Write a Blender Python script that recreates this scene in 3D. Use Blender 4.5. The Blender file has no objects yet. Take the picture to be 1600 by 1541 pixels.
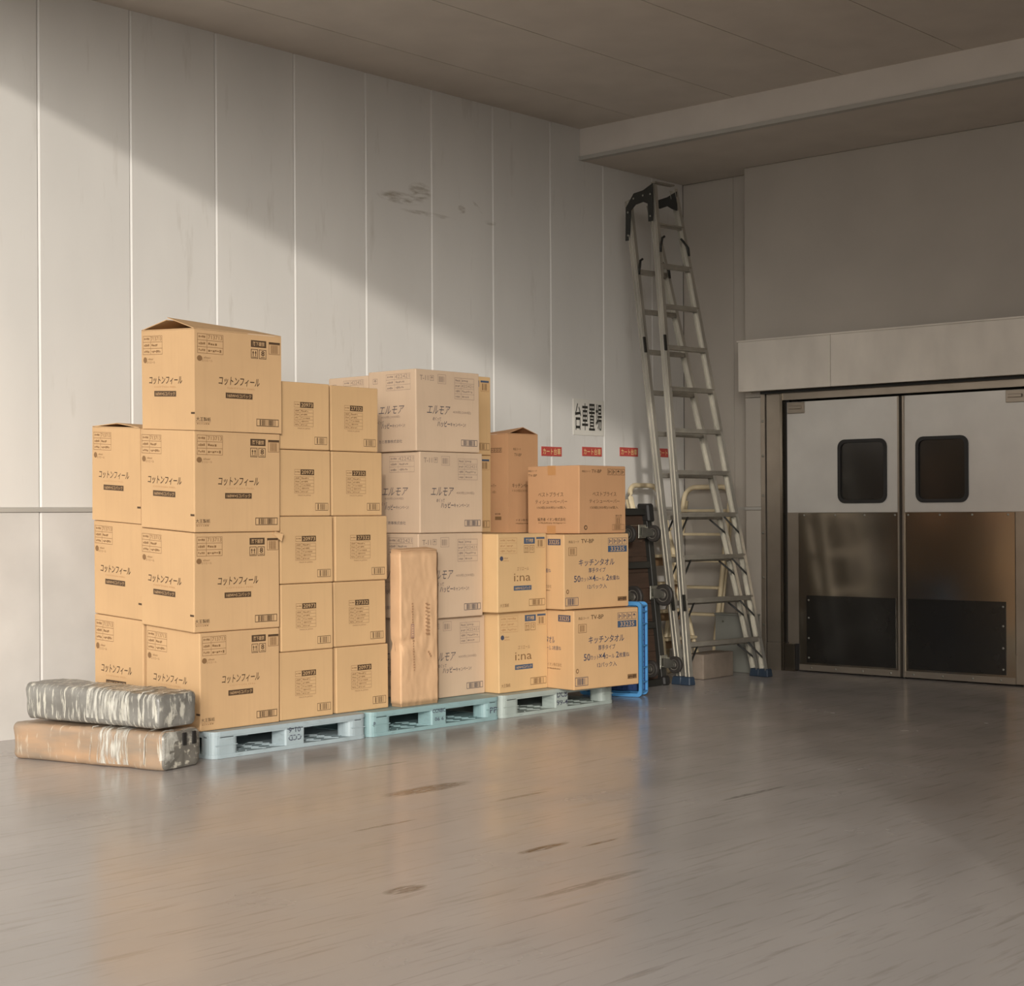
import bpy, bmesh, math, random
from mathutils import Vector, Matrix, noise
random.seed(7)
SC = bpy.context.scene
COL = SC.collection

# ------------------------------------------------------------------ camera, sky, sun, exposure
YAW, ROLL, FPX = math.radians(41.9), 0.0055, 2600.0
fw = Vector((math.cos(YAW), math.sin(YAW), 0)); rt = Vector((math.sin(YAW), -math.cos(YAW), 0)); up = Vector((0, 0, 1))
cx = rt * math.cos(ROLL) - up * math.sin(ROLL); cy = up * math.cos(ROLL) + rt * math.sin(ROLL)
cam_data = bpy.data.cameras.new('camera'); cam = bpy.data.objects.new('camera', cam_data); COL.objects.link(cam)
M = Matrix((cx, cy, -fw)).transposed().to_4x4(); M.translation = (0, 0, 1.265)
cam.matrix_world = M
cam_data.sensor_fit = 'HORIZONTAL'; cam_data.sensor_width = 36.0
cam_data.lens = FPX / 1600 * 36; cam_data.shift_y = 32.5 / 1600
cam_data.clip_start = 0.05; cam_data.clip_end = 200
SC.camera = cam

world = bpy.data.worlds.new('hazy_sky'); SC.world = world; world.use_nodes = True
bgn = world.node_tree.nodes['Background']
bgn.inputs[0].default_value = (1.0, 0.975, 0.94, 1); bgn.inputs[1].default_value = 1.9
sun_d = bpy.data.lights.new('sun', 'SUN'); sun_d.energy = 1.0; sun_d.angle = math.radians(1.6); sun_d.color = (1.0, 0.94, 0.86)
sun = bpy.data.objects.new('sun', sun_d); COL.objects.link(sun)
sun.rotation_euler = Vector((1.0, 0.95, -0.316)).to_track_quat('-Z', 'Y').to_euler()
sun.location = (-10, -9, 8)
haze_d = bpy.data.lights.new('sun_haze', 'SUN'); haze_d.energy = 2.3; haze_d.angle = math.radians(28); haze_d.color = (1.0, 0.95, 0.88)   # broad glow of the veiled sun
haze = bpy.data.objects.new('sun_haze', haze_d); COL.objects.link(haze); haze.rotation_euler = Vector((1.0, 0.92, -0.318)).to_track_quat('-Z', 'Y').to_euler(); haze.location = (-10, -9, 9)
vs = SC.view_settings
vs.view_transform = 'Standard'; vs.look = 'None'; vs.exposure = 0.13; vs.gamma = 1.0; vs.use_curve_mapping = False

# ------------------------------------------------------------------ materials
def lin(r, g, b):
    f = lambda c: (c / 255 / 12.92) if c / 255 <= 0.04045 else ((c / 255 + 0.055) / 1.055) ** 2.4
    return (f(r), f(g), f(b), 1)

def mat(name, rgb, rough=0.6, metal=0.0, var=0.08, scale=6.0, stretch=(1, 1, 1), bump=0.0, bscale=60.0, spec=0.5, coord='Object', dark=None):
    m = bpy.data.materials.new(name); m.use_nodes = True
    nt = m.node_tree; b = nt.nodes['Principled BSDF']
    b.inputs['Roughness'].default_value = rough; b.inputs['Metallic'].default_value = metal
    b.inputs['Specular IOR Level'].default_value = spec
    c = lin(*rgb); b.inputs['Base Color'].default_value = c
    tc = nt.nodes.new('ShaderNodeTexCoord'); mp = nt.nodes.new('ShaderNodeMapping')
    mp.inputs['Scale'].default_value = stretch
    nt.links.new(tc.outputs[coord], mp.inputs[0])
    if var > 0:
        n = nt.nodes.new('ShaderNodeTexNoise'); n.inputs['Scale'].default_value = scale; n.inputs['Detail'].default_value = 5
        r = nt.nodes.new('ShaderNodeValToRGB'); r.color_ramp.elements[0].position = 0.3; r.color_ramp.elements[1].position = 0.7
        d = lin(*dark) if dark else tuple(x * (1 - var * 2) for x in c[:3]) + (1,)
        r.color_ramp.elements[0].color = d
        r.color_ramp.elements[1].color = tuple(min(1, x * (1 + var)) for x in c[:3]) + (1,)
        nt.links.new(mp.outputs[0], n.inputs['Vector']); nt.links.new(n.outputs[0], r.inputs[0]); nt.links.new(r.outputs[0], b.inputs['Base Color'])
    if bump > 0:
        n2 = nt.nodes.new('ShaderNodeTexNoise'); n2.inputs['Scale'].default_value = bscale; n2.inputs['Detail'].default_value = 4
        bp = nt.nodes.new('ShaderNodeBump'); bp.inputs['Strength'].default_value = bump; bp.inputs['Distance'].default_value = 0.01
        nt.links.new(mp.outputs[0], n2.inputs['Vector']); nt.links.new(n2.outputs[0], bp.inputs['Height']); nt.links.new(bp.outputs[0], b.inputs['Normal'])
    return m

def add_spots(m, spots, col, nscale=9.0, coord_geo=True, thr=(0.45, 0.62)):
    """stains with a shape of their own: ellipses broken up by noise, in world position. spots: (centre, axis_u, axis_v, ru, rv, strength)"""
    nt = m.node_tree; b = nt.nodes['Principled BSDF']
    src = b.inputs['Base Color'].links[0].from_socket
    g = nt.nodes.new('ShaderNodeNewGeometry')
    def mth(op, a, c=None):
        n = nt.nodes.new('ShaderNodeMath'); n.operation = op
        for i, x in enumerate((a, c)):
            if x is None: continue
            if isinstance(x, (int, float)): n.inputs[i].default_value = x
            else: nt.links.new(x, n.inputs[i])
        return n.outputs[0]
    total = None
    for (c, au, av, ru, rv, st) in spots:
        s = nt.nodes.new('ShaderNodeVectorMath'); s.operation = 'SUBTRACT'; nt.links.new(g.outputs['Position'], s.inputs[0]); s.inputs[1].default_value = c
        ds = []
        for ax, r in ((au, ru), (av, rv)):
            d = nt.nodes.new('ShaderNodeVectorMath'); d.operation = 'DOT_PRODUCT'; nt.links.new(s.outputs[0], d.inputs[0]); d.inputs[1].default_value = Vector(ax) / r
            ds.append(mth('POWER', mth('ABSOLUTE', d.outputs['Value']), 2.0))
        f = mth('MAXIMUM', mth('SUBTRACT', 1.0, mth('ADD', *ds)), 0.0)
        f = mth('MULTIPLY', mth('MINIMUM', mth('MULTIPLY', f, 1.6), 1.0), st)
        total = f if total is None else mth('MAXIMUM', total, f)
    n = nt.nodes.new('ShaderNodeTexNoise'); n.inputs['Scale'].default_value = nscale; n.inputs['Detail'].default_value = 6
    mp = nt.nodes.new('ShaderNodeMapping'); mp.inputs['Scale'].default_value = (1, 4, 4) if coord_geo else (1, 5, 1)
    nt.links.new(g.outputs['Position'], mp.inputs[0]); nt.links.new(mp.outputs[0], n.inputs['Vector'])
    mr = nt.nodes.new('ShaderNodeMapRange'); mr.inputs[1].default_value = thr[0]; mr.inputs[2].default_value = thr[1]
    nt.links.new(n.outputs[0], mr.inputs[0])
    fac = mth('MULTIPLY', total, mr.outputs[0])
    mx = nt.nodes.new('ShaderNodeMixRGB'); nt.links.new(fac, mx.inputs[0]); nt.links.new(src, mx.inputs[1]); mx.inputs[2].default_value = lin(*col)
    nt.links.new(mx.outputs[0], b.inputs['Base Color'])

def scuffs(m, rgb, scale, stretch, lo, hi, amt, coord='Object'):
    """fine scuffs: stretched noise mixed over the base colour"""
    nt = m.node_tree; b = nt.nodes['Principled BSDF']; src = b.inputs['Base Color'].links[0].from_socket
    tc = nt.nodes.new('ShaderNodeTexCoord'); mp = nt.nodes.new('ShaderNodeMapping'); mp.inputs['Scale'].default_value = stretch
    n = nt.nodes.new('ShaderNodeTexNoise'); n.inputs['Scale'].default_value = scale; n.inputs['Detail'].default_value = 8; n.inputs['Roughness'].default_value = 0.62
    mr = nt.nodes.new('ShaderNodeMapRange'); mr.inputs[1].default_value = lo; mr.inputs[2].default_value = hi; mr.inputs[4].default_value = amt
    mx = nt.nodes.new('ShaderNodeMixRGB'); mx.inputs[2].default_value = lin(*rgb)
    nt.links.new(tc.outputs[coord], mp.inputs[0]); nt.links.new(mp.outputs[0], n.inputs['Vector']); nt.links.new(n.outputs[0], mr.inputs[0])
    nt.links.new(mr.outputs[0], mx.inputs[0]); nt.links.new(src, mx.inputs[1]); nt.links.new(mx.outputs[0], b.inputs['Base Color'])

X_, Y_, Z_ = (1, 0, 0), (0, 1, 0), (0, 0, 1)
MT = {}
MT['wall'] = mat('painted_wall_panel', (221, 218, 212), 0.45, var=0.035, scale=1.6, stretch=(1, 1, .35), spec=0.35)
scuffs(MT['wall'], (178, 170, 158), 3.0, (3, 3, .5), 0.60, 0.80, 0.5)
add_spots(MT['wall'], [((8.22, 8.42, 3.50), X_, Z_, .24, .045, 1), ((8.42, 8.42, 3.57), X_, Z_, .13, .07, .9), ((8.50, 8.42, 3.42), X_, Z_, .30, .018, .7),
                       ((8.85, 8.42, 3.50), X_, Z_, .045, .04, 1), ((9.02, 8.42, 3.54), (.8, 0, -.6), (.6, 0, .8), .07, .015, .8), ((9.16, 8.42, 3.44), X_, Z_, .07, .02, .7)],
          (168, 160, 146), 10.0, thr=(.40, .66))
MT['wall_low'] = mat('painted_dado_panel', (206, 202, 196), 0.5, var=0.05, scale=2.5, spec=0.35)
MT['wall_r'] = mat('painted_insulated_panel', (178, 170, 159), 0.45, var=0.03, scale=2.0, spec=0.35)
MT['ceil'] = mat('ceiling_board', (206, 198, 188), 0.8, var=0.03, scale=3, spec=0.2)
MT['joint'] = mat('dark_joint', (96, 92, 84), 0.8, var=0)
MT['trim'] = mat('grey_trim', (172, 168, 160), 0.45, var=0.04, scale=4)
MT['floor'] = mat('painted_concrete_floor', (175, 169, 165), 0.27, var=0.05, scale=1.1, stretch=(.6, 1.6, 1), spec=0.5, bump=0.012, bscale=9)
scuffs(MT['floor'], (108, 99, 92), 3.4, (.7, 9, 1), 0.54, 0.80, 0.6)
scuffs(MT['floor'], (176, 164, 150), 3.1, (.5, 6, 1), 0.58, 0.85, 0.5)
add_spots(MT['floor'], [((5.44, 5.41, 0), X_, Y_, .30, .075, 1), ((4.76, 4.12, 0), X_, Y_, .16, .03, 1), ((4.98, 4.02, 0), X_, Y_, .13, .012, .9),
                        ((3.93, 4.02, 0), X_, Y_, .10, .05, .8), ((4.69, 4.91, 0), X_, Y_, .20, .015, .7), ((5.55, 4.95, 0), X_, Y_, .22, .02, .5),
                        ((6.3, 4.2, 0), X_, Y_, .30, .02, .6), ((5.75, 6.1, 0), X_, Y_, .25, .02, .5), ((4.4, 3.6, 0), X_, Y_, .35, .03, .5)],
          (74, 66, 58), 14.0, coord_geo=False, thr=(.30, .55))

def vary_rough(m, lo, hi, scale):
    nt = m.node_tree; b = nt.nodes['Principled BSDF']
    tc = nt.nodes.new('ShaderNodeTexCoord'); n = nt.nodes.new('ShaderNodeTexNoise'); n.inputs['Scale'].default_value = scale; n.inputs['Detail'].default_value = 5
    mr = nt.nodes.new('ShaderNodeMapRange'); mr.inputs[1].default_value = .3; mr.inputs[2].default_value = .7; mr.inputs[3].default_value = lo; mr.inputs[4].default_value = hi
    nt.links.new(tc.outputs['Object'], n.inputs['Vector']); nt.links.new(n.outputs[0], mr.inputs[0]); nt.links.new(mr.outputs[0], b.inputs['Roughness'])
vary_rough(MT['floor'], .15, .29, 1.6)

def card(name, rgb):
    m = mat(name, rgb, 0.75, var=0.04, scale=2.2, spec=0.25)
    scuffs(m, tuple(int(c * .88) for c in rgb), 5.0, (9, 9, .4), .5, .9, .3)
    return m
MT['cardA'] = card('tan_cardboard', (199, 163, 121))
MT['cardB'] = card('dull_tan_cardboard', (202, 166, 122))
MT['cardD'] = card('pinkish_grey_cardboard', (197, 172, 146))
MT['cardE'] = card('yellowish_cardboard', (207, 172, 126))
MT['cardF'] = card('warm_tan_cardboard', (204, 166, 122))
MT['cardG'] = card('orange_brown_cardboard', (195, 150, 110))
MT['inside'] = mat('cardboard_inside', (150, 108, 76), 0.85, var=0.05, spec=0.2)
MT['tape'] = mat('brown_packing_tape', (190, 140, 92), 0.3, var=0.04)
MT['ink'] = mat('dark_brown_ink', (76, 56, 36), 0.7, var=0)
MT['ink2'] = mat('thin_brown_ink', (128, 96, 62), 0.7, var=0)
MT['slate'] = mat('slate_ink', (82, 76, 80), 0.7, var=0)
MT['slate2'] = mat('thin_slate_ink', (138, 120, 106), 0.7, var=0)
MT['blue'] = mat('blue_ink', (64, 84, 108), 0.6, var=0)
MT['navy'] = mat('navy_ink', (70, 72, 88), 0.6, var=0)
MT['faint'] = mat('faint_ink', (176, 136, 92), 0.75, var=0)
MT['alu'] = mat('worn_aluminium', (188, 184, 174), 0.42, 0.75, var=0.10, scale=9, stretch=(1, 1, .25))
MT['alu_d'] = mat('dull_aluminium_tread', (168, 162, 150), 0.5, 0.6, var=0.08, scale=12)
MT['steel'] = mat('brushed_stainless', (156, 146, 132), 0.17, 0.92, var=0.03, scale=1.5, stretch=(1, 1, .4), bump=0.10, bscale=2.6)
MT['steel_d'] = mat('dull_stainless', (160, 149, 135), 0.30, 0.6, var=0.06, scale=4)
MT['doorw'] = mat('door_upper_sheet', (208, 204, 197), 0.34, 0.3, var=0.04, scale=3)
MT['kick'] = mat('black_kick_sheet', (38, 36, 33), 0.22, 0.0, var=0.06, scale=4, spec=0.6)
MT['rubber'] = mat('black_rubber', (34, 32, 30), 0.6, var=0.05)
MT['glass'] = mat('dark_window_pane', (44, 41, 37), 0.15, var=0, spec=0.6)
MT['bracket'] = mat('black_bracket', (40, 40, 37), 0.5, var=0.05)
MT['palA'] = mat('pale_blue_grey_plastic', (164, 178, 182), 0.5, var=0.06, scale=7)
MT['palB'] = mat('pale_teal_plastic', (140, 168, 170), 0.5, var=0.07, scale=7)
MT['palC'] = mat('pale_grey_green_plastic', (162, 172, 166), 0.5, var=0.06, scale=7)
for k in ('palA', 'palB', 'palC'): scuffs(MT[k], (112, 122, 122), 9, (1, 1, 3), .58, .8, .6)
MT['crate'] = mat('blue_crate_plastic', (84, 152, 208), 0.4, var=0.04)
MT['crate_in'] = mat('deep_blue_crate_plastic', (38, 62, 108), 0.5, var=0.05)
MT['kraft'] = mat('kraft_paper', (206, 168, 130), 0.7, var=0.05, scale=5, bump=0.25, bscale=14, spec=0.3)
MT['wrapg'] = mat('grey_sheet_wrapped', (128, 126, 120), 0.35, var=0.1, scale=8, stretch=(1, .5, 1.2), dark=(104, 101, 95))
scuffs(MT['wrapg'], (206, 202, 188), 8, (2.4, 6, .8), .53, .60, .8)
MT['wrapt'] = mat('tan_sheet_wrapped', (168, 136, 106), 0.4, var=0.1, scale=5, stretch=(1, .5, 3), dark=(140, 126, 110))
scuffs(MT['wrapt'], (206, 198, 180), 7, (3, 6, 1), .58, .68, .7)
MT['wrape'] = mat('grey_sheet_end', (112, 108, 100), 0.45, var=0.1, scale=8)
scuffs(MT['wrape'], (200, 194, 178), 9, (2, 2, 2.4), .55, .63, .8)
MT['film'] = mat('clear_wrap_film', (206, 203, 192), 0.25, var=0.08, scale=12, spec=0.6)
def make_film(m):
    nt = m.node_tree; b = nt.nodes['Principled BSDF']
    tc = nt.nodes.new('ShaderNodeTexCoord'); mp = nt.nodes.new('ShaderNodeMapping'); mp.inputs['Scale'].default_value = (1.2, 6, .8)
    n = nt.nodes.new('ShaderNodeTexNoise'); n.inputs['Scale'].default_value = 9; n.inputs['Detail'].default_value = 6
    mr = nt.nodes.new('ShaderNodeMapRange'); mr.inputs[1].default_value = .42; mr.inputs[2].default_value = .62; mr.inputs[3].default_value = .06; mr.inputs[4].default_value = .92
    nt.links.new(tc.outputs['Object'], mp.inputs[0]); nt.links.new(mp.outputs[0], n.inputs['Vector']); nt.links.new(n.outputs[0], mr.inputs[0]); nt.links.new(mr.outputs[0], b.inputs['Alpha'])
make_film(MT['film'])
MT['cream'] = mat('cream_paint', (214, 197, 162), 0.45, var=0.06, scale=10)
MT['cream2'] = mat('worn_tan_board', (146, 118, 88), 0.6, var=0.12, scale=9)
MT['plank'] = mat('dark_brown_plank', (74, 56, 44), 0.65, var=0.12, scale=6, stretch=(1, 1, 5))
MT['black_metal'] = mat('black_steel', (44, 43, 39), 0.5, 0.2, var=0.06)
MT['zinc'] = mat('zinc_plated_steel', (150, 148, 138), 0.38, 0.8, var=0.08, scale=20)
MT['tyre'] = mat('grey_black_tyre', (52, 48, 44), 0.65, var=0.08, scale=20)
MT['hub'] = mat('grey_wheel_hub', (128, 122, 112), 0.5, 0.3, var=0.05)
MT['foot'] = mat('navy_rubber_foot', (44, 58, 74), 0.55, var=0.06)
MT['conc'] = mat('rough_concrete_block', (140, 126, 112), 0.85, var=0.10, scale=9, bump=0.2, bscale=60)
MT['greybox'] = mat('grey_painted_metal', (132, 132, 124), 0.5, var=0.05, scale=5)
MT['paper'] = mat('white_paper', (222, 218, 208), 0.6, var=0.02)
MT['red'] = mat('red_sticker', (198, 84, 76), 0.5, var=0.04)
MT['yellow'] = mat('pale_yellow_print', (240, 214, 150), 0.6, var=0)
MT['black'] = mat('black_print', (48, 46, 40), 0.7, var=0)

# ------------------------------------------------------------------ mesh helpers
class MB:
    def __init__(s): s.bm = bmesh.new()
    def hexa(s, p, mi=0, bev=0.0, seg=1):
        """p: 8 points, bottom 4 (ccw) then top 4"""
        t = bmesh.new() if bev > 0 else s.bm
        v = [t.verts.new(q) for q in p]
        fs = [t.faces.new([v[i] for i in f]) for f in ((3, 2, 1, 0), (4, 5, 6, 7), (0, 1, 5, 4), (1, 2, 6, 5), (2, 3, 7, 6), (3, 0, 4, 7))]
        for f in fs: f.material_index = mi
        if bev > 0:
            bmesh.ops.bevel(t, geom=list(t.edges), offset=bev, segments=seg, affect='EDGES', profile=0.6)
            s.merge(t, mi)
        return s
    def merge(s, t, mi=None):
        m = bpy.data.meshes.new('tmp'); t.to_mesh(m); t.free(); n0 = len(s.bm.faces); s.bm.from_mesh(m); bpy.data.meshes.remove(m)
        if mi is not None:
            s.bm.faces.ensure_lookup_table()
            for f in s.bm.faces[n0:]: f.material_index = mi
    def box(s, a, b, mi=0, bev=0.0, seg=1):
        x0, x1 = sorted((a[0], b[0])); y0, y1 = sorted((a[1], b[1])); z0, z1 = sorted((a[2], b[2]))
        return s.hexa([(x0, y0, z0), (x1, y0, z0), (x1, y1, z0), (x0, y1, z0), (x0, y0, z1), (x1, y0, z1), (x1, y1, z1), (x0, y1, z1)], mi, bev, seg)
    def beam(s, p0, p1, w, d, wdir, mi=0, bev=0.0):
        """bar from p0 to p1, section w along wdir and d across"""
        p0, p1 = Vector(p0), Vector(p1); ax = (p1 - p0).normalized(); wd = Vector(wdir); wd = (wd - ax * wd.dot(ax)).normalized(); dd = ax.cross(wd)
        c = [(-1, -1), (1, -1), (1, 1), (-1, 1)]
        pts = [p + wd * (a * w / 2) + dd * (b * d / 2) for p in (p0, p1) for a, b in c]
        return s.hexa(pts, mi, bev)
    def prism(s, poly, h0, h1, f, mi=0, smooth=False):
        """poly of 2d points extruded from h0 to h1; f(a,b,h) -> 3d"""
        v0 = [s.bm.verts.new(f(a, b, h0)) for a, b in poly]; v1 = [s.bm.verts.new(f(a, b, h1)) for a, b in poly]
        n = len(poly); fs = [s.bm.faces.new(v0[::-1]), s.bm.faces.new(v1)]
        for i in range(n):
            q = s.bm.faces.new((v0[i], v0[(i + 1) % n], v1[(i + 1) % n], v1[i])); q.smooth = smooth; fs.append(q)
        for q in fs: q.material_index = mi
        return s
    def ring(s, outer, inner, h0, h1, f, mi=0):
        n = len(outer); V = [[s.bm.verts.new(f(a, b, h)) for a, b in poly] for poly in (outer, inner) for h in (h0, h1)]
        o0, o1, i0, i1 = V
        for i in range(n):
            j = (i + 1) % n
            for q in ((o0[i], o0[j], o1[j], o1[i]), (i0[j], i0[i], i1[i], i1[j]), (o1[i], o1[j], i1[j], i1[i]), (o0[j], o0[i], i0[i], i0[j])):
                s.bm.faces.new(q).material_index = mi
        return s
    def tube(s, pts, r, n=8, mi=0, cap=True):
        pts = [Vector(p) for p in pts]; rings = []; ref = Vector((0.13, 0.31, 0.94))
        for i, p in enumerate(pts):
            d = (pts[min(i + 1, len(pts) - 1)] - pts[max(i - 1, 0)]).normalized()
            a = d.cross(ref)
            if a.length < 0.05: a = d.cross(Vector((1, 0, 0)))
            a.normalize(); b = d.cross(a)
            rr = r[i] if isinstance(r, (list, tuple)) else r
            rings.append([s.bm.verts.new(p + a * (rr * math.cos(2 * math.pi * k / n)) + b * (rr * math.sin(2 * math.pi * k / n))) for k in range(n)])
        for i in range(len(rings) - 1):
            for k in range(n):
                q = s.bm.faces.new((rings[i][k], rings[i][(k + 1) % n], rings[i + 1][(k + 1) % n], rings[i + 1][k])); q.smooth = True; q.material_index = mi
        if cap:
            s.bm.faces.new(rings[0][::-1]).material_index = mi; s.bm.faces.new(rings[-1]).material_index = mi
        return s
    def cyl(s, p0, p1, r, n=16, mi=0): return s.tube([p0, p1], r, n, mi)
    def lathe(s, c, ax, prof, n=20, mi=0):
        """prof: (offset along ax, radius)"""
        c = Vector(c); ax = Vector(ax).normalized(); a = ax.orthogonal().normalized(); b = ax.cross(a); R = []
        for h, r in prof:
            R.append([s.bm.verts.new(c + ax * h + a * (r * math.cos(2 * math.pi * k / n)) + b * (r * math.sin(2 * math.pi * k / n))) for k in range(n)])
        for i in range(len(R) - 1):
            for k in range(n):
                q = s.bm.faces.new((R[i][k], R[i][(k + 1) % n], R[i + 1][(k + 1) % n], R[i + 1][k])); q.smooth = False; q.material_index = mi
        for e in (R[0][::-1], R[-1]): s.bm.faces.new(e).material_index = mi
        return s
    def build(s, name, mats, parent=None, loc=None, rotz=0.0, recalc=True):
        if recalc: bmesh.ops.recalc_face_normals(s.bm, faces=list(s.bm.faces))
        me = bpy.data.meshes.new(name); s.bm.to_mesh(me); s.bm.free()
        if not isinstance(mats, (list, tuple)): mats = [mats]
        for m in mats: me.materials.append(MT[m] if isinstance(m, str) else m)
        o = bpy.data.objects.new(name, me); COL.objects.link(o)
        if parent: o.parent = parent
        if loc: o.location = loc
        o.rotation_euler = (0, 0, rotz)
        return o

def tag(o, label=None, cat=None, group=None, kind=None):
    for k, v in (('label', label), ('category', cat), ('group', group), ('kind', kind)):
        if v: o[k] = v
    return o
def empty(name, loc=(0, 0, 0), rotz=0.0):
    o = bpy.data.objects.new(name, None); COL.objects.link(o); o.location = loc; o.rotation_euler = (0, 0, rotz); o.empty_display_size = .1
    return o
def share(name, src, parent, loc=(0, 0, 0), rot=(0, 0, 0)):
    o = bpy.data.objects.new(name, src.data); COL.objects.link(o); o.parent = parent; o.location = loc; o.rotation_euler = rot
    return o
def rrect(x0, y0, x1, y1, r, n=5):
    out = []
    for cxx, cyy, a0 in ((x1 - r, y1 - r, 0), (x0 + r, y1 - r, 90), (x0 + r, y0 + r, 180), (x1 - r, y0 + r, 270)):
        for k in range(n + 1):
            a = math.radians(a0 + 90 * k / n); out.append((cxx + r * math.cos(a), cyy + r * math.sin(a)))
    return out

# ------------------------------------------------------------------ lettering
_tx = {}
def text2d(s, bold=0.0, shear=0.0):
    k = (s, bold, shear)
    if k in _tx: return _tx[k]
    c = bpy.data.curves.new('txt', 'FONT'); c.body = s; c.resolution_u = 2; c.offset = bold; c.shear = shear
    o = bpy.data.objects.new('txt', c); COL.objects.link(o)
    m = bpy.data.meshes.new_from_object(o.evaluated_get(bpy.context.evaluated_depsgraph_get()))
    m.calc_loop_triangles()
    V = [(v.co.x, v.co.y) for v in m.vertices]; T = [tuple(t.vertices) for t in m.loop_triangles]
    bpy.data.objects.remove(o); bpy.data.curves.remove(c); bpy.data.meshes.remove(m)
    x0 = min(v[0] for v in V); x1 = max(v[0] for v in V); y0 = min(v[1] for v in V); y1 = max(v[1] for v in V)
    V = [((x - x0) / max(x1 - x0, 1e-6), (y - y0) / max(y1 - y0, 1e-6)) for x, y in V]
    _tx[k] = (V, T); return _tx[k]

class Print:
    """flat print in face fractions, u from the left, v from the top"""
    def __init__(s): s.tri = []; s.rng = random.Random(3); s.spans = []
    def span(s, i0, name): s.spans.append((i0, len(s.tri), name)); return s
    def rect(s, u0, v0, u1, v1, m, lay=0): s.tri += [((u0, v0), (u1, v0), (u1, v1), m, lay), ((u0, v0), (u1, v1), (u0, v1), m, lay)]; return s
    def frame(s, u0, v0, u1, v1, m, w=.004, asp=1.0, lay=0):
        h = w * asp
        s.rect(u0, v0, u1, v0 + h, m, lay); s.rect(u0, v1 - h, u1, v1, m, lay); s.rect(u0, v0, u0 + w, v1, m, lay); s.rect(u1 - w, v0, u1, v1, m, lay); return s
    def text(s, t, u0, v0, u1, v1, m, bold=0.0, shear=0.0, lay=0, rot=0):
        V, T = text2d(t, bold, shear)
        def P(q):
            a, b = q
            if rot == 180: a, b = 1 - a, 1 - b
            if rot == 90: a, b = 1 - b, a
            if rot == -90: a, b = b, 1 - a
            return (u0 + (u1 - u0) * a, v1 - (v1 - v0) * b)
        for a, b, c in T: s.tri.append((P(V[a]), P(V[b]), P(V[c]), m, lay))
        return s
    def bars(s, u0, v0, u1, v1, m, n=26, lay=0, frame=True, fill=.55):
        i0 = len(s.tri)
        if frame: s.frame(u0, v0, u1, v1, m, .006, 1.1, lay)
        px = (u1 - u0) * (.14 if frame else .04); py = (v1 - v0) * (.12 if frame else 0)
        w = (u1 - u0 - 2 * px) / n
        for i in range(n):
            if s.rng.random() < .72: s.rect(u0 + px + i * w, v0 + py, u0 + px + i * w + w * s.rng.uniform(.35, .35 + fill), v1 - py, m, lay)
        return s.span(i0, 'barcode')
    def dashes(s, u0, v0, u1, v1, m, lay=0, n=None):
        n = n or max(3, int((u1 - u0) / .022)); w = (u1 - u0) / n
        for i in range(n):
            a = u0 + i * w
            s.rect(a, v0 + (v1 - v0) * s.rng.uniform(0, .35), a + w * s.rng.uniform(.5, .85), v0 + (v1 - v0) * s.rng.uniform(.6, 1), m, lay)
        return s
    def disc(s, u, v, ru, rv, m, lay=0, n=14):
        pts = [(u + ru * math.cos(2 * math.pi * k / n), v + rv * math.sin(2 * math.pi * k / n)) for k in range(n)]
        for k in range(1, n - 1): s.tri.append((pts[0], pts[k], pts[k + 1], m, lay))
        return s
    def table(s, u0, v0, u1, v1, rows, m, split=.4, mt=None, head=None):
        i0 = len(s.tri); s.frame(u0, v0, u1, v1, m, .004, 1.0)
        for i in range(1, rows):
            y = v0 + (v1 - v0) * i / rows; s.rect(u0, y - .002, u1, y + .002, m)
        us = u0 + (u1 - u0) * split; s.rect(us - .002, v0, us + .002, v1, m)
        for i in range(rows):
            a = v0 + (v1 - v0) * (i + .3) / rows; b = v0 + (v1 - v0) * (i + .72) / rows
            s.dashes(u0 + (us - u0) * .15, a, us - (us - u0) * .15, b, mt or m, n=4)
            if head != i: s.dashes(us + (u1 - us) * .08, a, us + (u1 - us) * s.rng.uniform(.5, .95), b, mt or m)
        return s.span(i0, 'info_table')
    def emit(s, face, name, parent, base=.0008):
        """face(u,v,off)-> local 3d; one mesh for each kind of print"""
        groups = {}
        for i, q in enumerate(s.tri):
            g = next((n for i0, i1, n in s.spans if i0 <= i < i1), None)
            if g is None:
                (a, b, c) = q[:3]; area = abs((b[0] - a[0]) * (c[1] - a[1]) - (c[0] - a[0]) * (b[1] - a[1]))
                g = 'printed_label' if q[4] == 1 or area > .009 else name
            groups.setdefault(g, []).append(q)
        for g, tris in groups.items():
            mats = []; V = []; F = []; MI = []; cache = {}
            for a, b, c, m, lay in tris:
                if m not in mats: mats.append(m)
                ids = []
                for q in (a, b, c):
                    k = (round(q[0], 5), round(q[1], 5), lay)
                    if k not in cache: cache[k] = len(V); V.append(face(q[0], q[1], base + lay * .0006))
                    ids.append(cache[k])
                if len(set(ids)) == 3: F.append(ids); MI.append(mats.index(m))
            me = bpy.data.meshes.new(g); me.from_pydata(V, [], F)
            for m in mats: me.materials.append(MT[m])
            me.polygons.foreach_set('material_index', MI); me.update()
            o = bpy.data.objects.new(g, me); COL.objects.link(o); o.parent = parent; o['kind'] = 'stuff'

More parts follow.
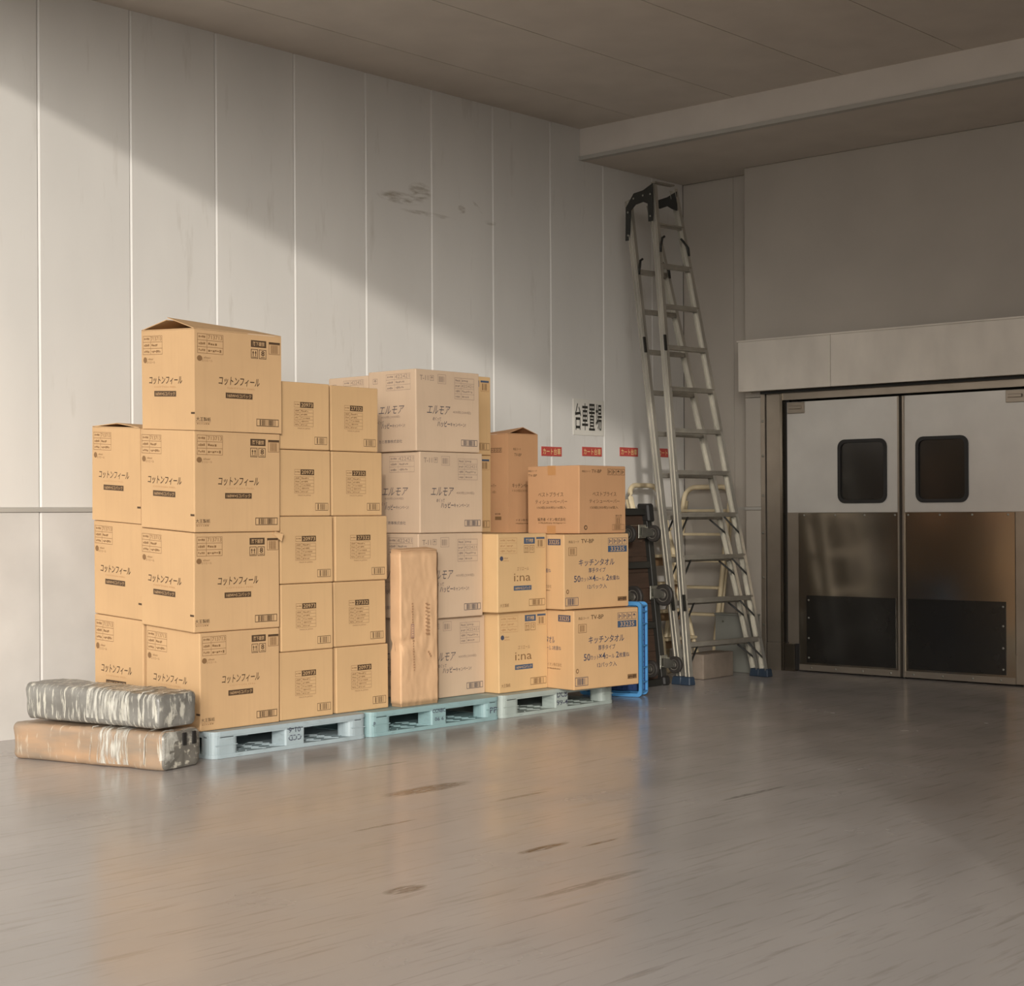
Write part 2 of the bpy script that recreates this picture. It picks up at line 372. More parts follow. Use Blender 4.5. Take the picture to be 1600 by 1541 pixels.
def icon_arrows(p, u0, v0, u1, v1, m):
    i0 = len(p.tri)
    p.frame(u0, v0, u1, v1, m, .006, 1.0)
    w = (u1 - u0)
    for c in (.32, .68):
        x = u0 + w * c; y = v0 + (v1 - v0) * .15; h = (v1 - v0)
        p.tri.append(((x - w * .13, y + h * .28), (x + w * .13, y + h * .28), (x, y), m, 0)); p.rect(x - w * .045, y + h * .25, x + w * .045, y + h * .6, m)
    p.rect(u0 + w * .15, v0 + (v1 - v0) * .82, u1 - w * .15, v0 + (v1 - v0) * .88, m)
    p.span(i0, 'handling_symbol')
def icon_umbrella(p, u0, v0, u1, v1, m):
    i0 = len(p.tri)
    p.frame(u0, v0, u1, v1, m, .005, 1.0)
    w = u1 - u0; h = v1 - v0
    p.tri.append(((u0 + w * .18, v0 + h * .5), (u1 - w * .18, v0 + h * .5), (u0 + w * .5, v0 + h * .15), m, 0)); p.rect(u0 + w * .47, v0 + h * .5, u0 + w * .54, v0 + h * .82, m)
    p.span(i0, 'handling_symbol')
def icon_box(p, u0, v0, u1, v1, m):
    i0 = len(p.tri)
    p.frame(u0, v0, u1, v1, m, .005, 1.0); w = u1 - u0; h = v1 - v0
    p.rect(u0 + w * .25, v0 + h * .2, u0 + w * .42, v0 + h * .8, m); p.rect(u0 + w * .55, v0 + h * .35, u0 + w * .75, v0 + h * .6, m)
    p.span(i0, 'handling_symbol')
def pr_A(side, K):
    p = Print(); i, t = 'ink', 'ink2'
    if not side:
        p.table(.03, .04, .32, .235, 3, t, .37, head=0); p.text('713713', .15, .05, .31, .09, t)
        p.disc(.055, .285, .03, .028, t); p.text('elleair', .10, .265, .18, .285, t); p.text('エリエール', .08, .295, .20, .315, t)
        p.rect(.64, .06, .82, .13, i); p.text('落下厳禁', .66, .073, .80, .117, K, .006, lay=1)
        icon_arrows(p, .64, .15, .722, .245, i); p.frame(.735, .15, .82, .245, i, .006); p.text('8', .76, .162, .80, .215, i, .02); p.rect(.755, .225, .805, .231, i)
        p.rect(.85, .065, .985, .085, i); p.frame(.85, .085, .985, .19, t, .005); p.bars(.87, .095, .965, .18, t, 18, frame=False)
        p.text('コットンフィール', .265, .45, .74, .535, i, .012, .2); p.text('COTTON FEEL', .36, .555, .69, .568, 'faint')
        p.rect(.345, .608, .655, .664, i); p.text('160W×5コパック', .365, .618, .64, .655, K, .004, lay=1)
        p.text('大王製紙', .012, .865, .175, .905, i, .006); p.rect(.012, .915, .17, .918, t); p.dashes(.02, .925, .165, .937, t)
        p.bars(.70, .855, .965, .93, i, 30)
    else:
        p.table(.03, .055, .40, .245, 3, t, .40, head=0); p.text('713713', .19, .065, .385, .105, t)
        p.disc(.07, .30, .035, .03, t); p.text('elleair', .13, .28, .23, .30, t); p.text('エリエール', .10, .312, .26, .335, t)
        p.text('コットンフィール', .14, .465, .77, .545, i, .012, .2); p.text('COTTON FEEL', .24, .565, .66, .58, 'faint')
        p.rect(.24, .612, .655, .668, i); p.text('160W×5コパック', .265, .622, .635, .659, K, .004, lay=1)
        p.rect(.93, .818, 1.0, .838, i)
    return p
def pr_B(num):
    def f(side, K):
        p = Print(); i, t = 'ink', 'ink2'
        p.frame(.28, .295, .665, .376, t, .004); p.dashes(.295, .325, .385, .345, t, n=4)
        p.rect(.40, .293, .668, .378, i); p.text(num, .42, .308, .65, .364, K, .005, lay=1)
        p.table(.28, .40, .665, .655, 5, t, .30); p.text('MADE IN JAPAN', .35, .675, .60, .70, t)
        p.bars(.69, .80, .945, .915, i, 24)
        return p
    return f
def pr_D(side, K):
    p = Print(); i, t = 'slate', 'slate2'
    if not side:
        p.text('T-11', .06, .075, .19, .135, t, .01); icon_umbrella(p, .215, .07, .275, .135, t)
        p.frame(.335, .05, .465, .165, t, .004); p.bars(.35, .075, .45, .145, t, 14, frame=False)
        p.table(.60, .075, .915, .34, 4, t, .33, head=1); p.text('422421', .71, .155, .90, .19, t)
        p.text('エルモア', .165, .435, .53, .54, i, 0, .35); p.text('400枚(200組)', .57, .485, .86, .525, t)
        p.text('めくって', .255, .575, .385, .62, i, .006, .2); p.text('ハッピー', .325, .62, .525, .695, i, .018); p.text('キャンペーン!', .53, .635, .775, .685, i, .008)
        p.bars(.70, .84, .96, .92, i, 30)
    else:
        icon_umbrella(p, .10, .09, .20, .155, t); p.table(.38, .05, .89, .25, 3, t, .35, head=0); p.text('422421', .57, .06, .87, .105, t)
        p.text('エルモア', .22, .435, .76, .535, i, 0, .35); p.text('400枚(200組)', .27, .555, .67, .59, t)
        p.text('めくって', .16, .615, .33, .655, i, .006, .2); p.text('ハッピー', .28, .645, .50, .715, i, .018); p.text('キャンペーン!', .51, .66, .77, .705, i, .008)
        p.text('カミ商事株式会社', .22, .85, .71, .892, i)
    return p
def pr_E(side, K):
    p = Print(); i, t = 'ink2', 'faint'
    if not side:
        p.table(.035, .055, .385, .255, 3, t, .38)
        p.rect(.53, .055, .755, .135, 'blue'); p.text('落下厳禁', .565, .07, .72, .12, K, .015, lay=1)
        icon_arrows(p, .53, .155, .625, .25, i); p.frame(.645, .155, .745, .25, i, .006); p.text('10', .665, .17, .725, .225, i)
        p.rect(.785, .052, .96, .075, 'blue'); p.frame(.785, .075, .96, .19, t, .005); p.bars(.81, .09, .935, .175, i, 16, frame=False)
        p.disc(.075, .315, .035, .03, 'navy'); p.text('elleair', .125, .30, .21, .32, i); p.dashes(.11, .335, .23, .355, t)
        p.text('エリエール', .385, .43, .63, .475, i, 0, .15); p.text('i:na', .325, .51, .665, .61, i)
        p.rect(.32, .668, .685, .727, 'blue'); p.text('160W×5コパック', .345, .68, .66, .717, K, .01, lay=1)
        p.text('大王製紙', .045, .885, .225, .93, i, .006); p.bars(.635, .845, .965, .935, i, 30)
    else:
        p.text('エリエール', .36, .43, .60, .475, i, 0, .15); p.text('i:na', .30, .51, .62, .61, 'ink'); p.rect(.27, .668, .64, .727, 'blue'); p.text('160W×5コパック', .30, .68, .61, .717, K, .01, lay=1)
        p.rect(.63, .69, .645, .71, 'ink')
    return p
def pr_F(side, K):
    p = Print(); i, t = 'ink', 'ink2'; n = 'navy'
    if not side:
        p.text('商品コード', .068, .085, .225, .12, i); p.text('TV-BP', .257, .068, .45, .122, i, .008)
        p.frame(.065, .175, .19, .285, t, .006); p.bars(.085, .19, .17, .27, t, 12, frame=False)
        for k in range(4):
            (icon_umbrella if k == 3 else icon_box)(p, .67 + k * .076, .06, .74 + k * .076, .15, n)
        p.rect(.67, .165, .967, .25, 'blue'); p.text('33235', .71, .178, .93, .238, K, .004, lay=1)
        p.text('キッチンタオル', .22, .335, .77, .43, n, .012, .12); p.text('厚手タイプ', .367, .455, .63, .52, n, .008)
        p.text('50', .147, .552, .245, .64, n, .012); p.text('カット', .25, .575, .375, .635, n, .006); p.text('×4', .378, .552, .475, .635, n, .012); p.text('ロール', .48, .58, .615, .632, n, .006); p.text('2', .64, .555, .685, .632, n, .012); p.text('枚重ね', .69, .568, .85, .632, n, .008)
        p.text('12パック入', .35, .675, .65, .738, n, .006)
        p.disc(.05, .76, .022, .03, t); p.disc(.05, .76, .012, .016, K, 1)
        p.bars(.015, .84, .21, .95, n, 20); p.rect(.82, .86, .965, .92, t); p.dashes(.83, .87, .955, .91, 'ink', 1)
    else:
        p.rect(.66, .062, .93, .145, n); p.text('33235', .69, .075, .90, .132, K, .004, lay=1)
        p.text('キッチンタオル', .12, .335, .58, .43, n, .012); p.text('50カット×4ロール', .08, .455, .50, .52, n); p.text('2枚重ね', .52, .455, .72, .51, n, .004)
        p.text('イオン株式会社', .42, .67, .73, .715, t); p.dashes(.42, .735, .72, .755, t)
    return p
def pr_G(side, K):
    p = Print(); i, t = 'ink', 'ink2'
    if not side:
        p.text('商品コード', .06, .075, .235, .105, i); p.text('TV-BP', .26, .06, .47, .11, i, .006)
        for k in range(4): (icon_umbrella if k == 2 else icon_box)(p, .60 + k * .097, .045, .685 + k * .097, .135, i)
        p.text('ベストプライス', .28, .385, .79, .45, i); p.text('ティシューペーパー', .21, .495, .86, .555, i); p.text('150組(300枚)/16個入', .23, .595, .83, .645, i)
        p.text('御注意', .77, .725, .91, .755, i); p.frame(.77, .765, .90, .865, t, .005); p.bars(.785, .775, .885, .855, t, 10, frame=False)
        p.disc(.135, .91, .035, .035, i); p.disc(.135, .91, .02, .02, K, 1); p.bars(.70, .87, .965, .955, t, 24)
    else:
        p.text('商品コード', .02, .055, .19, .085, i); p.text('TV-BP', .02, .12, .19, .155, i)
        p.text('ベストプライス', .215, .39, .70, .455, i); p.text('ティシューペーパー', .155, .50, .775, .56, i); p.text('150組(300枚)/16個入', .19, .595, .75, .64, i)
        p.text('販売者 イオン株式会社', .20, .765, .745, .815, i, .004); p.dashes(.215, .83, .75, .855, t)
    return p
def pr_H(side, K):
    p = Print(); i, t = 'ink', 'ink2'
    if not side:
        p.text('商品コード', .16, .14, .42, .165, i); p.text('TV-BP', .20, .195, .44, .225, i)
        p.text('キッチンペーパー', .13, .50, .87, .545, i, .006); p.text('150組(300枚)', .13, .56, .80, .59, t); p.text('イオン株式会社', .24, .86, .80, .885, i); p.dashes(.24, .90, .80, .915, t)
    else:
        for k in range(4): icon_box(p, .45 + k * .09, .14, .53 + k * .09, .185, i)
        p.text('キッチンペーパー', .15, .50, .62, .545, i); p.text('16個入', .5, .57, .62, .60, t)
        p.text('御注意', .58, .80, .75, .82, i); p.rect(.58, .835, .78, .87, t)
    return p

# ------------------------------------------------------------------ cartons
def carton(label, group, fl, yaw, w, d, z0, z1, cm, pr, s0=0.0, s1=0.0, flaps=None, faces=('front', 'left'), tape=None, jit=.0025):
    """fl: front-left bottom corner on plan; s0/s1: rise of the bottom/top towards the back"""
    e1 = Vector((math.cos(yaw), math.sin(yaw), 0)); e2 = Vector((-math.sin(yaw), math.cos(yaw), 0))
    root = empty('cardboard_carton', Vector((fl[0], fl[1], z0)) + e1 * w / 2 + e2 * d / 2, yaw)
    tag(root, label, 'box', group)
    rng = random.Random(label)
    j = lambda: rng.uniform(-jit, jit)
    jx = [(j(), j()) for _ in range(4)]
    def C(u, v, t):
        a = u * w - w / 2; b = v * d - d / 2
        zt = z1 + s1 * v - z0; zb = s0 * v
        k = t
        dx = sum(jx[i][0] * ww for i, ww in enumerate(((1 - u) * (1 - v), u * (1 - v), u * v, (1 - u) * v))) * k
        dy = sum(jx[i][1] * ww for i, ww in enumerate(((1 - u) * (1 - v), u * (1 - v), u * v, (1 - u) * v))) * k
        return Vector((a + dx, b + dy, zb + (zt - zb) * t))
    g = .0012
    def Q(u, v, t): return C(u, v, t)
    P8 = [Q(0, 0, 0), Q(1, 0, 0), Q(1, 1, 0), Q(0, 1, 0), Q(0, 0, 1), Q(1, 0, 1), Q(1, 1, 1), Q(0, 1, 1)]
    P8 = [p + Vector((0, 0, g if i < 4 else -g)) for i, p in enumerate(P8)]
    b = MB()
    if flaps:
        t = b.bm; v = [t.verts.new(p) for p in P8]
        for f in ((3, 2, 1, 0), (4, 5, 6, 7), (0, 1, 5, 4), (1, 2, 6, 5), (2, 3, 7, 6), (3, 0, 4, 7)): t.faces.new([v[i] for i in f])
        t.normal_update(); t.faces.ensure_lookup_table()
        r = bmesh.ops.inset_region(t, faces=[t.faces[1]], thickness=.006)
        t.faces.ensure_lookup_table()
        r = bmesh.ops.extrude_face_region(t, geom=[t.faces[1]])
        vs_ = [q for q in r['geom'] if isinstance(q, bmesh.types.BMVert)]
        bmesh.ops.translate(t, vec=(0, 0, -.2), verts=vs_)
        bmesh.ops.delete(t, geom=[t.faces[1]], context='FACES_ONLY') if False else None
    else:
        b.hexa(P8, 0, .008, 3)
    b.build('carton_body', cm, root, recalc=True)
    def front(u, v, off): return C(u, 0, 1 - v) + Vector((0, -off, 0))
    def left(u, v, off): return C(0, 1 - u, 1 - v) + Vector((-off, 0, 0))
    if pr:
        if 'front' in faces: pr(False, cm).emit(front, 'lettering', root)
        if 'left' in faces: pr(True, cm).emit(left, 'lettering', root)
    if tape:
        for (fc, u0, u1, v0, v1) in tape:
            F = front if fc == 'front' else left
            m = MB(); m.hexa([F(u0, v1, .0004), F(u1, v1, .0004), F(u1, v1, .0009), F(u0, v1, .0009), F(u0, v0, .0004), F(u1, v0, .0004), F(u1, v0, .0009), F(u0, v0, .0009)])
            m.build('packing_tape', 'tape', root)
    if flaps:
        for kind, ht0, ht1, reach in flaps:
            # kind: which edge the flap is hinged on; ht0/ht1 rise at its two ends; reach across the top
            th = .004
            if kind == 'front': A, B = C(0, 0, 1), C(1, 0, 1); D, E_ = C(0, reach, 1), C(1, reach, 1)
            elif kind == 'back': A, B = C(0, 1, 1), C(1, 1, 1); D, E_ = C(0, 1 - reach, 1), C(1, 1 - reach, 1)
            elif kind == 'left': A, B = C(0, 0, 1), C(0, 1, 1); D, E_ = C(reach, 0, 1), C(reach, 1, 1)
            else: A, B = C(1, 0, 1), C(1, 1, 1); D, E_ = C(1 - reach, 0, 1), C(1 - reach, 1, 1)
            D = D + Vector((0, 0, ht0)); E_ = E_ + Vector((0, 0, ht1)); up_ = Vector((0, 0, th))
            m = MB(); m.hexa([A, B, E_, D, A + up_, B + up_, E_ + up_, D + up_], 0); m.build('flap', cm, root)
    return root

P = .142
ROWN = {4: ['top', 'second from the top', 'third from the top', 'bottom'], 5: ['top', 'second from the top', 'middle', 'fourth from the top', 'bottom']}
def build_cartons():
    lastname = ['']
    # --- A: tall column at the left, front and back
    zA = [P, .655, 1.175, 1.705, 2.232]; xl = [5.335, 5.306, 5.305, 5.312]; xr = [5.873, 5.878, 5.882, 5.887]; rise = [0, .028, .028, .026, .024]
    labs = ['bottom tan carton of the tallest stack, behind the wrapped bundles', 'tan carton third from the top of the tallest stack, corner torn',
            'tan carton second from the top of the tallest stack', 'tan carton with raised flaps crowning the tallest stack']
    for i in range(4):
        lastname[0] = carton(labs[i], 'cartons of the tallest stack', (xl[i], 6.965 + (.01 if i == 1 else 0)), math.radians((.6, -.5, .3, -.6)[i]), xr[i] - xl[i], .462, zA[i], zA[i + 1], 'cardA', pr_A, rise[i], rise[i + 1],
               flaps=[('left', -.02, -.02, .3), ('right', -.02, -.02, .3), ('back', .05, .03, .48), ('front', .062, .035, .5)] if i == 3 else None).name
        if i == 1:
            t = MB(); q = (xr[i] - xl[i]) / 2; hz = zA[i + 1] - zA[i]
            t.hexa([(q - .05, -.238, hz - .012), (q + .006, -.242, hz - .055), (q + .014, -.225, hz - .05), (q - .04, -.228, hz - .006), (q - .045, -.246, hz + .001), (q + .012, -.250, hz - .012), (q + .018, -.232, hz - .008), (q - .03, -.234, hz + .003)])
            t.build('torn_flap', 'cardA', bpy.context.scene.objects[lastname[0]])
    zB = [P, .70, 1.22, 1.735]; yb = [7.452, 7.448, 7.442]
    labs = ['bottom tan carton in the back row at the far left edge', 'middle tan carton in the back row at the far left edge', 'top tan carton with slightly open flaps in the back row at the far left']
    for i in range(3):
        carton(labs[i], 'back row cartons behind the tallest stack', (5.33 - .008 * i, yb[i]), math.radians((.5, -.3, .6)[i]), .555, .445, zB[i], zB[i + 1] - .012 * (i < 2) + .012 * (i < 2), 'cardA', pr_A, 0.0 if i == 0 else .025, .025,
               flaps=[('left', -.02, -.02, .3), ('right', -.02, -.02, .3), ('back', .02, .01, .49), ('front', .022, .012, .49)] if i == 2 else None, faces=('left',))
    # --- B and C: two narrow columns
    z5 = [P, .517, .887, 1.258, 1.624, 1.997]
    xB = [(5.893, 6.281), (5.896, 6.272), (5.897, 6.284), (5.898, 6.272), (5.898, 6.256)]
    xC = [(6.313, 6.717), (6.304, 6.707), (6.307, 6.710), (6.291, 6.682), (6.284, 6.649)]
    names = ['bottom', 'fourth from the top', 'middle', 'second from the top', 'top']
    for i in range(5):
        nb = '20973'; nc = '20973' if i == 0 else '27332'
        carton('%s tan carton of the narrow column right beside the tallest stack' % names[i], 'cartons of the first narrow column', (xB[i][0], 6.985 + (.004, -.004, .002, .006, 0)[i]), math.radians((.3, -.4, .2, .5, -.3)[i]), xB[i][1] - xB[i][0], .45, z5[i], z5[i + 1], 'cardB', pr_B(nb), faces=('front',))
        carton('%s tan carton of the second narrow column, left of the grey column' % names[i], 'cartons of the second narrow column', (xC[i][0], 7.0 + (0, .004, -.003, .005, .002)[i]), math.radians((-.3, .3, -.2, .2, .4)[i]), xC[i][1] - xC[i][0], .45, z5[i], z5[i + 1] - (.002 if i == 4 else 0), 'cardB', pr_B(nc), faces=('front',))
    # --- D: pinkish grey column, front and back
    z4 = [P, .632, 1.150, 1.643, 2.138]
    D = [(7.085, 7.095, 7.649), (7.022, 7.055, 7.584), (7.044, 7.060, 7.600), (7.016, 7.060, 7.568)]
    names = ['bottom', 'third from the top', 'second from the top', 'top']
    for i in range(4):
        carton('%s pinkish grey carton of the front column behind the paper parcel' % names[i] if i < 2 else '%s pinkish grey carton of the front grey column' % names[i], 'pinkish grey cartons in front', (D[i][0], D[i][1]), math.radians((.2, -.3, .4, -.3)[i]), D[i][2] - D[i][0], .415, z4[i], z4[i + 1], 'cardD', pr_D)
    for i in range(4):
        carton('top pinkish grey carton in the back row, only its upper left corner showing' if i == 3 else '%s pinkish grey carton hidden in the back row' % names[i], 'pinkish grey cartons at the back', (7.06, 7.525), 0, .55, .36, z4[i], z4[i + 1] - (0 if i < 3 else .012), 'cardD', pr_D if i == 3 else None, faces=('left',))
    # --- E: yellowish column, front (two) and back (four)
    carton('lower yellowish carton with a blue label, left of the overhanging carton', 'yellowish cartons in front', (7.662, 6.99), math.radians(-.4), .462, .44, P, .650, 'cardE', pr_E)
    carton('upper yellowish carton with a blue label, right of the grey column', 'yellowish cartons in front', (7.596, 6.938), math.radians(.3), .464, .44, .650, 1.142, 'cardE', pr_E)
    zE = [P, .650, 1.142, 1.652, 2.172]
    for i in range(4):
        carton(['yellowish carton at the bottom of the hidden back row', 'yellowish carton second from the bottom of the hidden back row',
                'yellowish carton peeking out right of the grey column, lower of two', 'yellowish carton peeking out right of the topmost grey carton'][i], 'yellowish cartons at the back',
               (7.66, 7.47), 0, .462 - (.004 if i == 2 else 0), .40, zE[i], zE[i + 1], 'cardE', pr_E if i >= 2 else None, faces=('front',))
    # --- F: kitchen towel cartons, G on top, hidden back pair under H
    carton('lower carton with a dark blue number label, overhanging the right pallet', 'cartons at the right end', (8.10, 6.748), math.radians(-6), .594, .42, P, .649, 'cardF', pr_F)
    carton('upper carton with a dark blue number label, on the right end', 'cartons at the right end', (8.070, 6.80), math.radians(-4), .611, .42, .652, 1.133, 'cardF', pr_F)
    carton('orange brown carton topping the right end, taped on its left face', None, (8.222, 6.80), math.radians(.5), .49, .435, 1.134, 1.576, 'cardG', pr_G, tape=[('left', .40, .555, 0, .14), ('left', .38, .55, .88, 1)])
    for i in range(2):
        carton('%s tan carton in the hidden back row under the tall open carton' % ('lower', 'upper')[i], 'hidden back row cartons on the right', (8.21, 7.30), 0, .49, .50, (P, .640)[i], (.640, 1.135)[i], 'cardF', None)
    carton('tall orange brown carton with open flaps, behind the orange brown carton', None, (8.322, 7.50), math.radians(-.5), .302, .29, 1.137, 1.805, 'cardG', pr_H,
           flaps=[('front', -.02, -.02, .3), ('back', -.02, -.02, .3), ('left', .045, .02, .5), ('right', .045, .02, .5)])

# ------------------------------------------------------------------ setting
def build_setting():
    f = MB(); f.box((1.5, -4.3, -.12), (11.75, 8.7, 0)); tag(f.build('floor', 'floor'), 'worn grey painted concrete floor', kind='structure')
    MT['asphalt'] = mat('yard_asphalt', (104, 100, 95), 0.85, var=0.06, scale=20)
    f = MB(); f.box((-30, -30, -.14), (1.498, 30, -.003)); f.box((1.498, -30, -.14), (11.75, -4.302, -.003)); tag(f.build('yard_ground', 'asphalt'), 'asphalt yard outside the open side', kind='structure')
    f = MB(); f.box((-4.0, -4.2, 6.72), (3.42, 8.7, 6.95)); f.box((3.34, -4.2, 4.75), (3.42, 8.7, 6.72)); tag(f.build('sky_block_canopy', 'ceil'), 'added canopy out of view, blocking the high sky', kind='structure')  # added, unseen: keeps overhead sky light off the floor and lowers its bounce
    # left wall: backing with upper and lower panels
    w = MB(); w.box((2.4, 8.47, 0), (11.75, 8.62, 4.6)); wall = w.build('wall_left', 'joint'); tag(wall, 'long white panelled wall', kind='structure')
    seams = [2.40, 2.72, 3.37, 4.02, 4.67, 5.315, 5.948, 6.593, 7.242, 7.885, 8.531, 9.183, 9.845, 10.50, 11.15, 11.60]
    def panel(x0, x1, z0, z1, m):
        poly = [(x0 + .002, 8.47), (x0 + .002, 8.428), (x0 + .013, 8.42), (x1 - .006, 8.42), (x1 - .002, 8.426), (x1 - .002, 8.47)]
        MB().prism(poly, z0, z1, lambda a, b, h: (a, b, h)).build('panel', m, wall)
    for a, b in zip(seams, seams[1:]):
        panel(a, b, 1.318, 4.32, 'wall'); panel(a, b, 0, 1.288, 'wall_low')
    t = MB(); t.prism([(8.47, 1.288), (8.408, 1.290), (8.408, 1.308), (8.42, 1.318), (8.47, 1.318)], 2.4, 11.6, lambda a, b, h: (h, a, b)); tag(t.build('trim_1', 'trim'), 'thin horizontal rail along the panelled wall', kind='structure')
    # ceiling boards and the lower soffit
    c = MB(); c.box((3.4, -4.2, 4.345), (10.3, 8.47, 4.6)); ceil = c.build('ceiling', 'joint'); tag(ceil, 'flat ceiling of large boards', kind='structure')
    ys = [8.47, 7.852, 6.94, 6.03, 5.12, 4.21, 3.30, 2.39, 1.48, .57, -.34, -1.25, -2.16, -3.07, -4.2]
    for a, b in zip(ys, ys[1:]):
        m = MB(); m.box((3.4, b + .003, 4.32), (10.22, a - .003, 4.345)); m.build('ceiling_board', 'ceil', ceil)
    m = MB(); m.box((3.34, -4.2, 4.255), (3.42, 8.47, 4.75)); tag(m.build('trim_2', 'trim'), 'fascia along the open edge of the ceiling', kind='structure')
    s = MB(); s.box((10.215, -4.2, 4.09), (11.6, 8.42, 4.6)); sof = s.build('trim_3', 'ceil'); tag(sof, 'lowered ceiling beam above the swing doors', kind='structure')
    m = MB(); m.box((10.20, -4.2, 4.07), (10.26, 8.42, 4.10)); m.build('edge_strip', 'trim', sof)
    m = MB(); m.box((10.262, -4.2, 4.072), (11.6, 8.42, 4.088)); m.build('soffit_board', 'ceil', sof)
    # right wall with the door opening
    w = MB(); w.box((11.62, -4.2, 0), (11.80, 8.62, 4.6)); wr = w.build('wall_right', 'joint'); tag(wr, 'end wall of painted panels around the swing doors', kind='structure')
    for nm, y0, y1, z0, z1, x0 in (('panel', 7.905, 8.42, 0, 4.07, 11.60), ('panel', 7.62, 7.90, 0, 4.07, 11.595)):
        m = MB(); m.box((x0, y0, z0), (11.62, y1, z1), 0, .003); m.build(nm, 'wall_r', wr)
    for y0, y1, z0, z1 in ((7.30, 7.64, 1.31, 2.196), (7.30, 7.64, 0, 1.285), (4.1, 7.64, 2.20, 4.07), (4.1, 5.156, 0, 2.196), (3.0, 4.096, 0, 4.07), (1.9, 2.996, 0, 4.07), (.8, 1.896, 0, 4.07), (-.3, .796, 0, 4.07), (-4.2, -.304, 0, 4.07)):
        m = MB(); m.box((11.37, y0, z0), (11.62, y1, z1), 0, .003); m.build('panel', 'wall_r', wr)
    m = MB(); m.box((11.36, 7.48, 1.287), (11.60, 7.645, 1.309)); m.box((11.59, 7.645, 1.287), (11.61, 8.42, 1.309)); tag(m.build('trim_4', 'trim'), 'thin rail on the end wall', kind='structure')
    # walls out of view: two added light blockers, then the far side of the room
    m = MB(); m.box((-8, 8.45, -.01), (2.396, 8.62, 6.72)); tag(m.build('sky_block_wall', 'wall_low'), 'added wall out of view, blocking sky beyond the panelled wall', kind='structure')  # added, unseen: cuts sky light on the left faces of the cartons
    m = MB(); m.box((3.35, -4.2, 0), (3.5, .6, 4.7)); tag(m.build('sun_block_wall', 'wall_r'), 'added wall out of view beside the open side, blocking sun', kind='structure')  # added, unseen: its end is set to keep sun off the right-hand floor
    m = MB(); m.box((3.35, -4.4, 0), (11.8, -4.2, 4.7)); tag(m.build('wall_back', 'wall_r'), 'wall opposite the panelled wall', kind='structure')

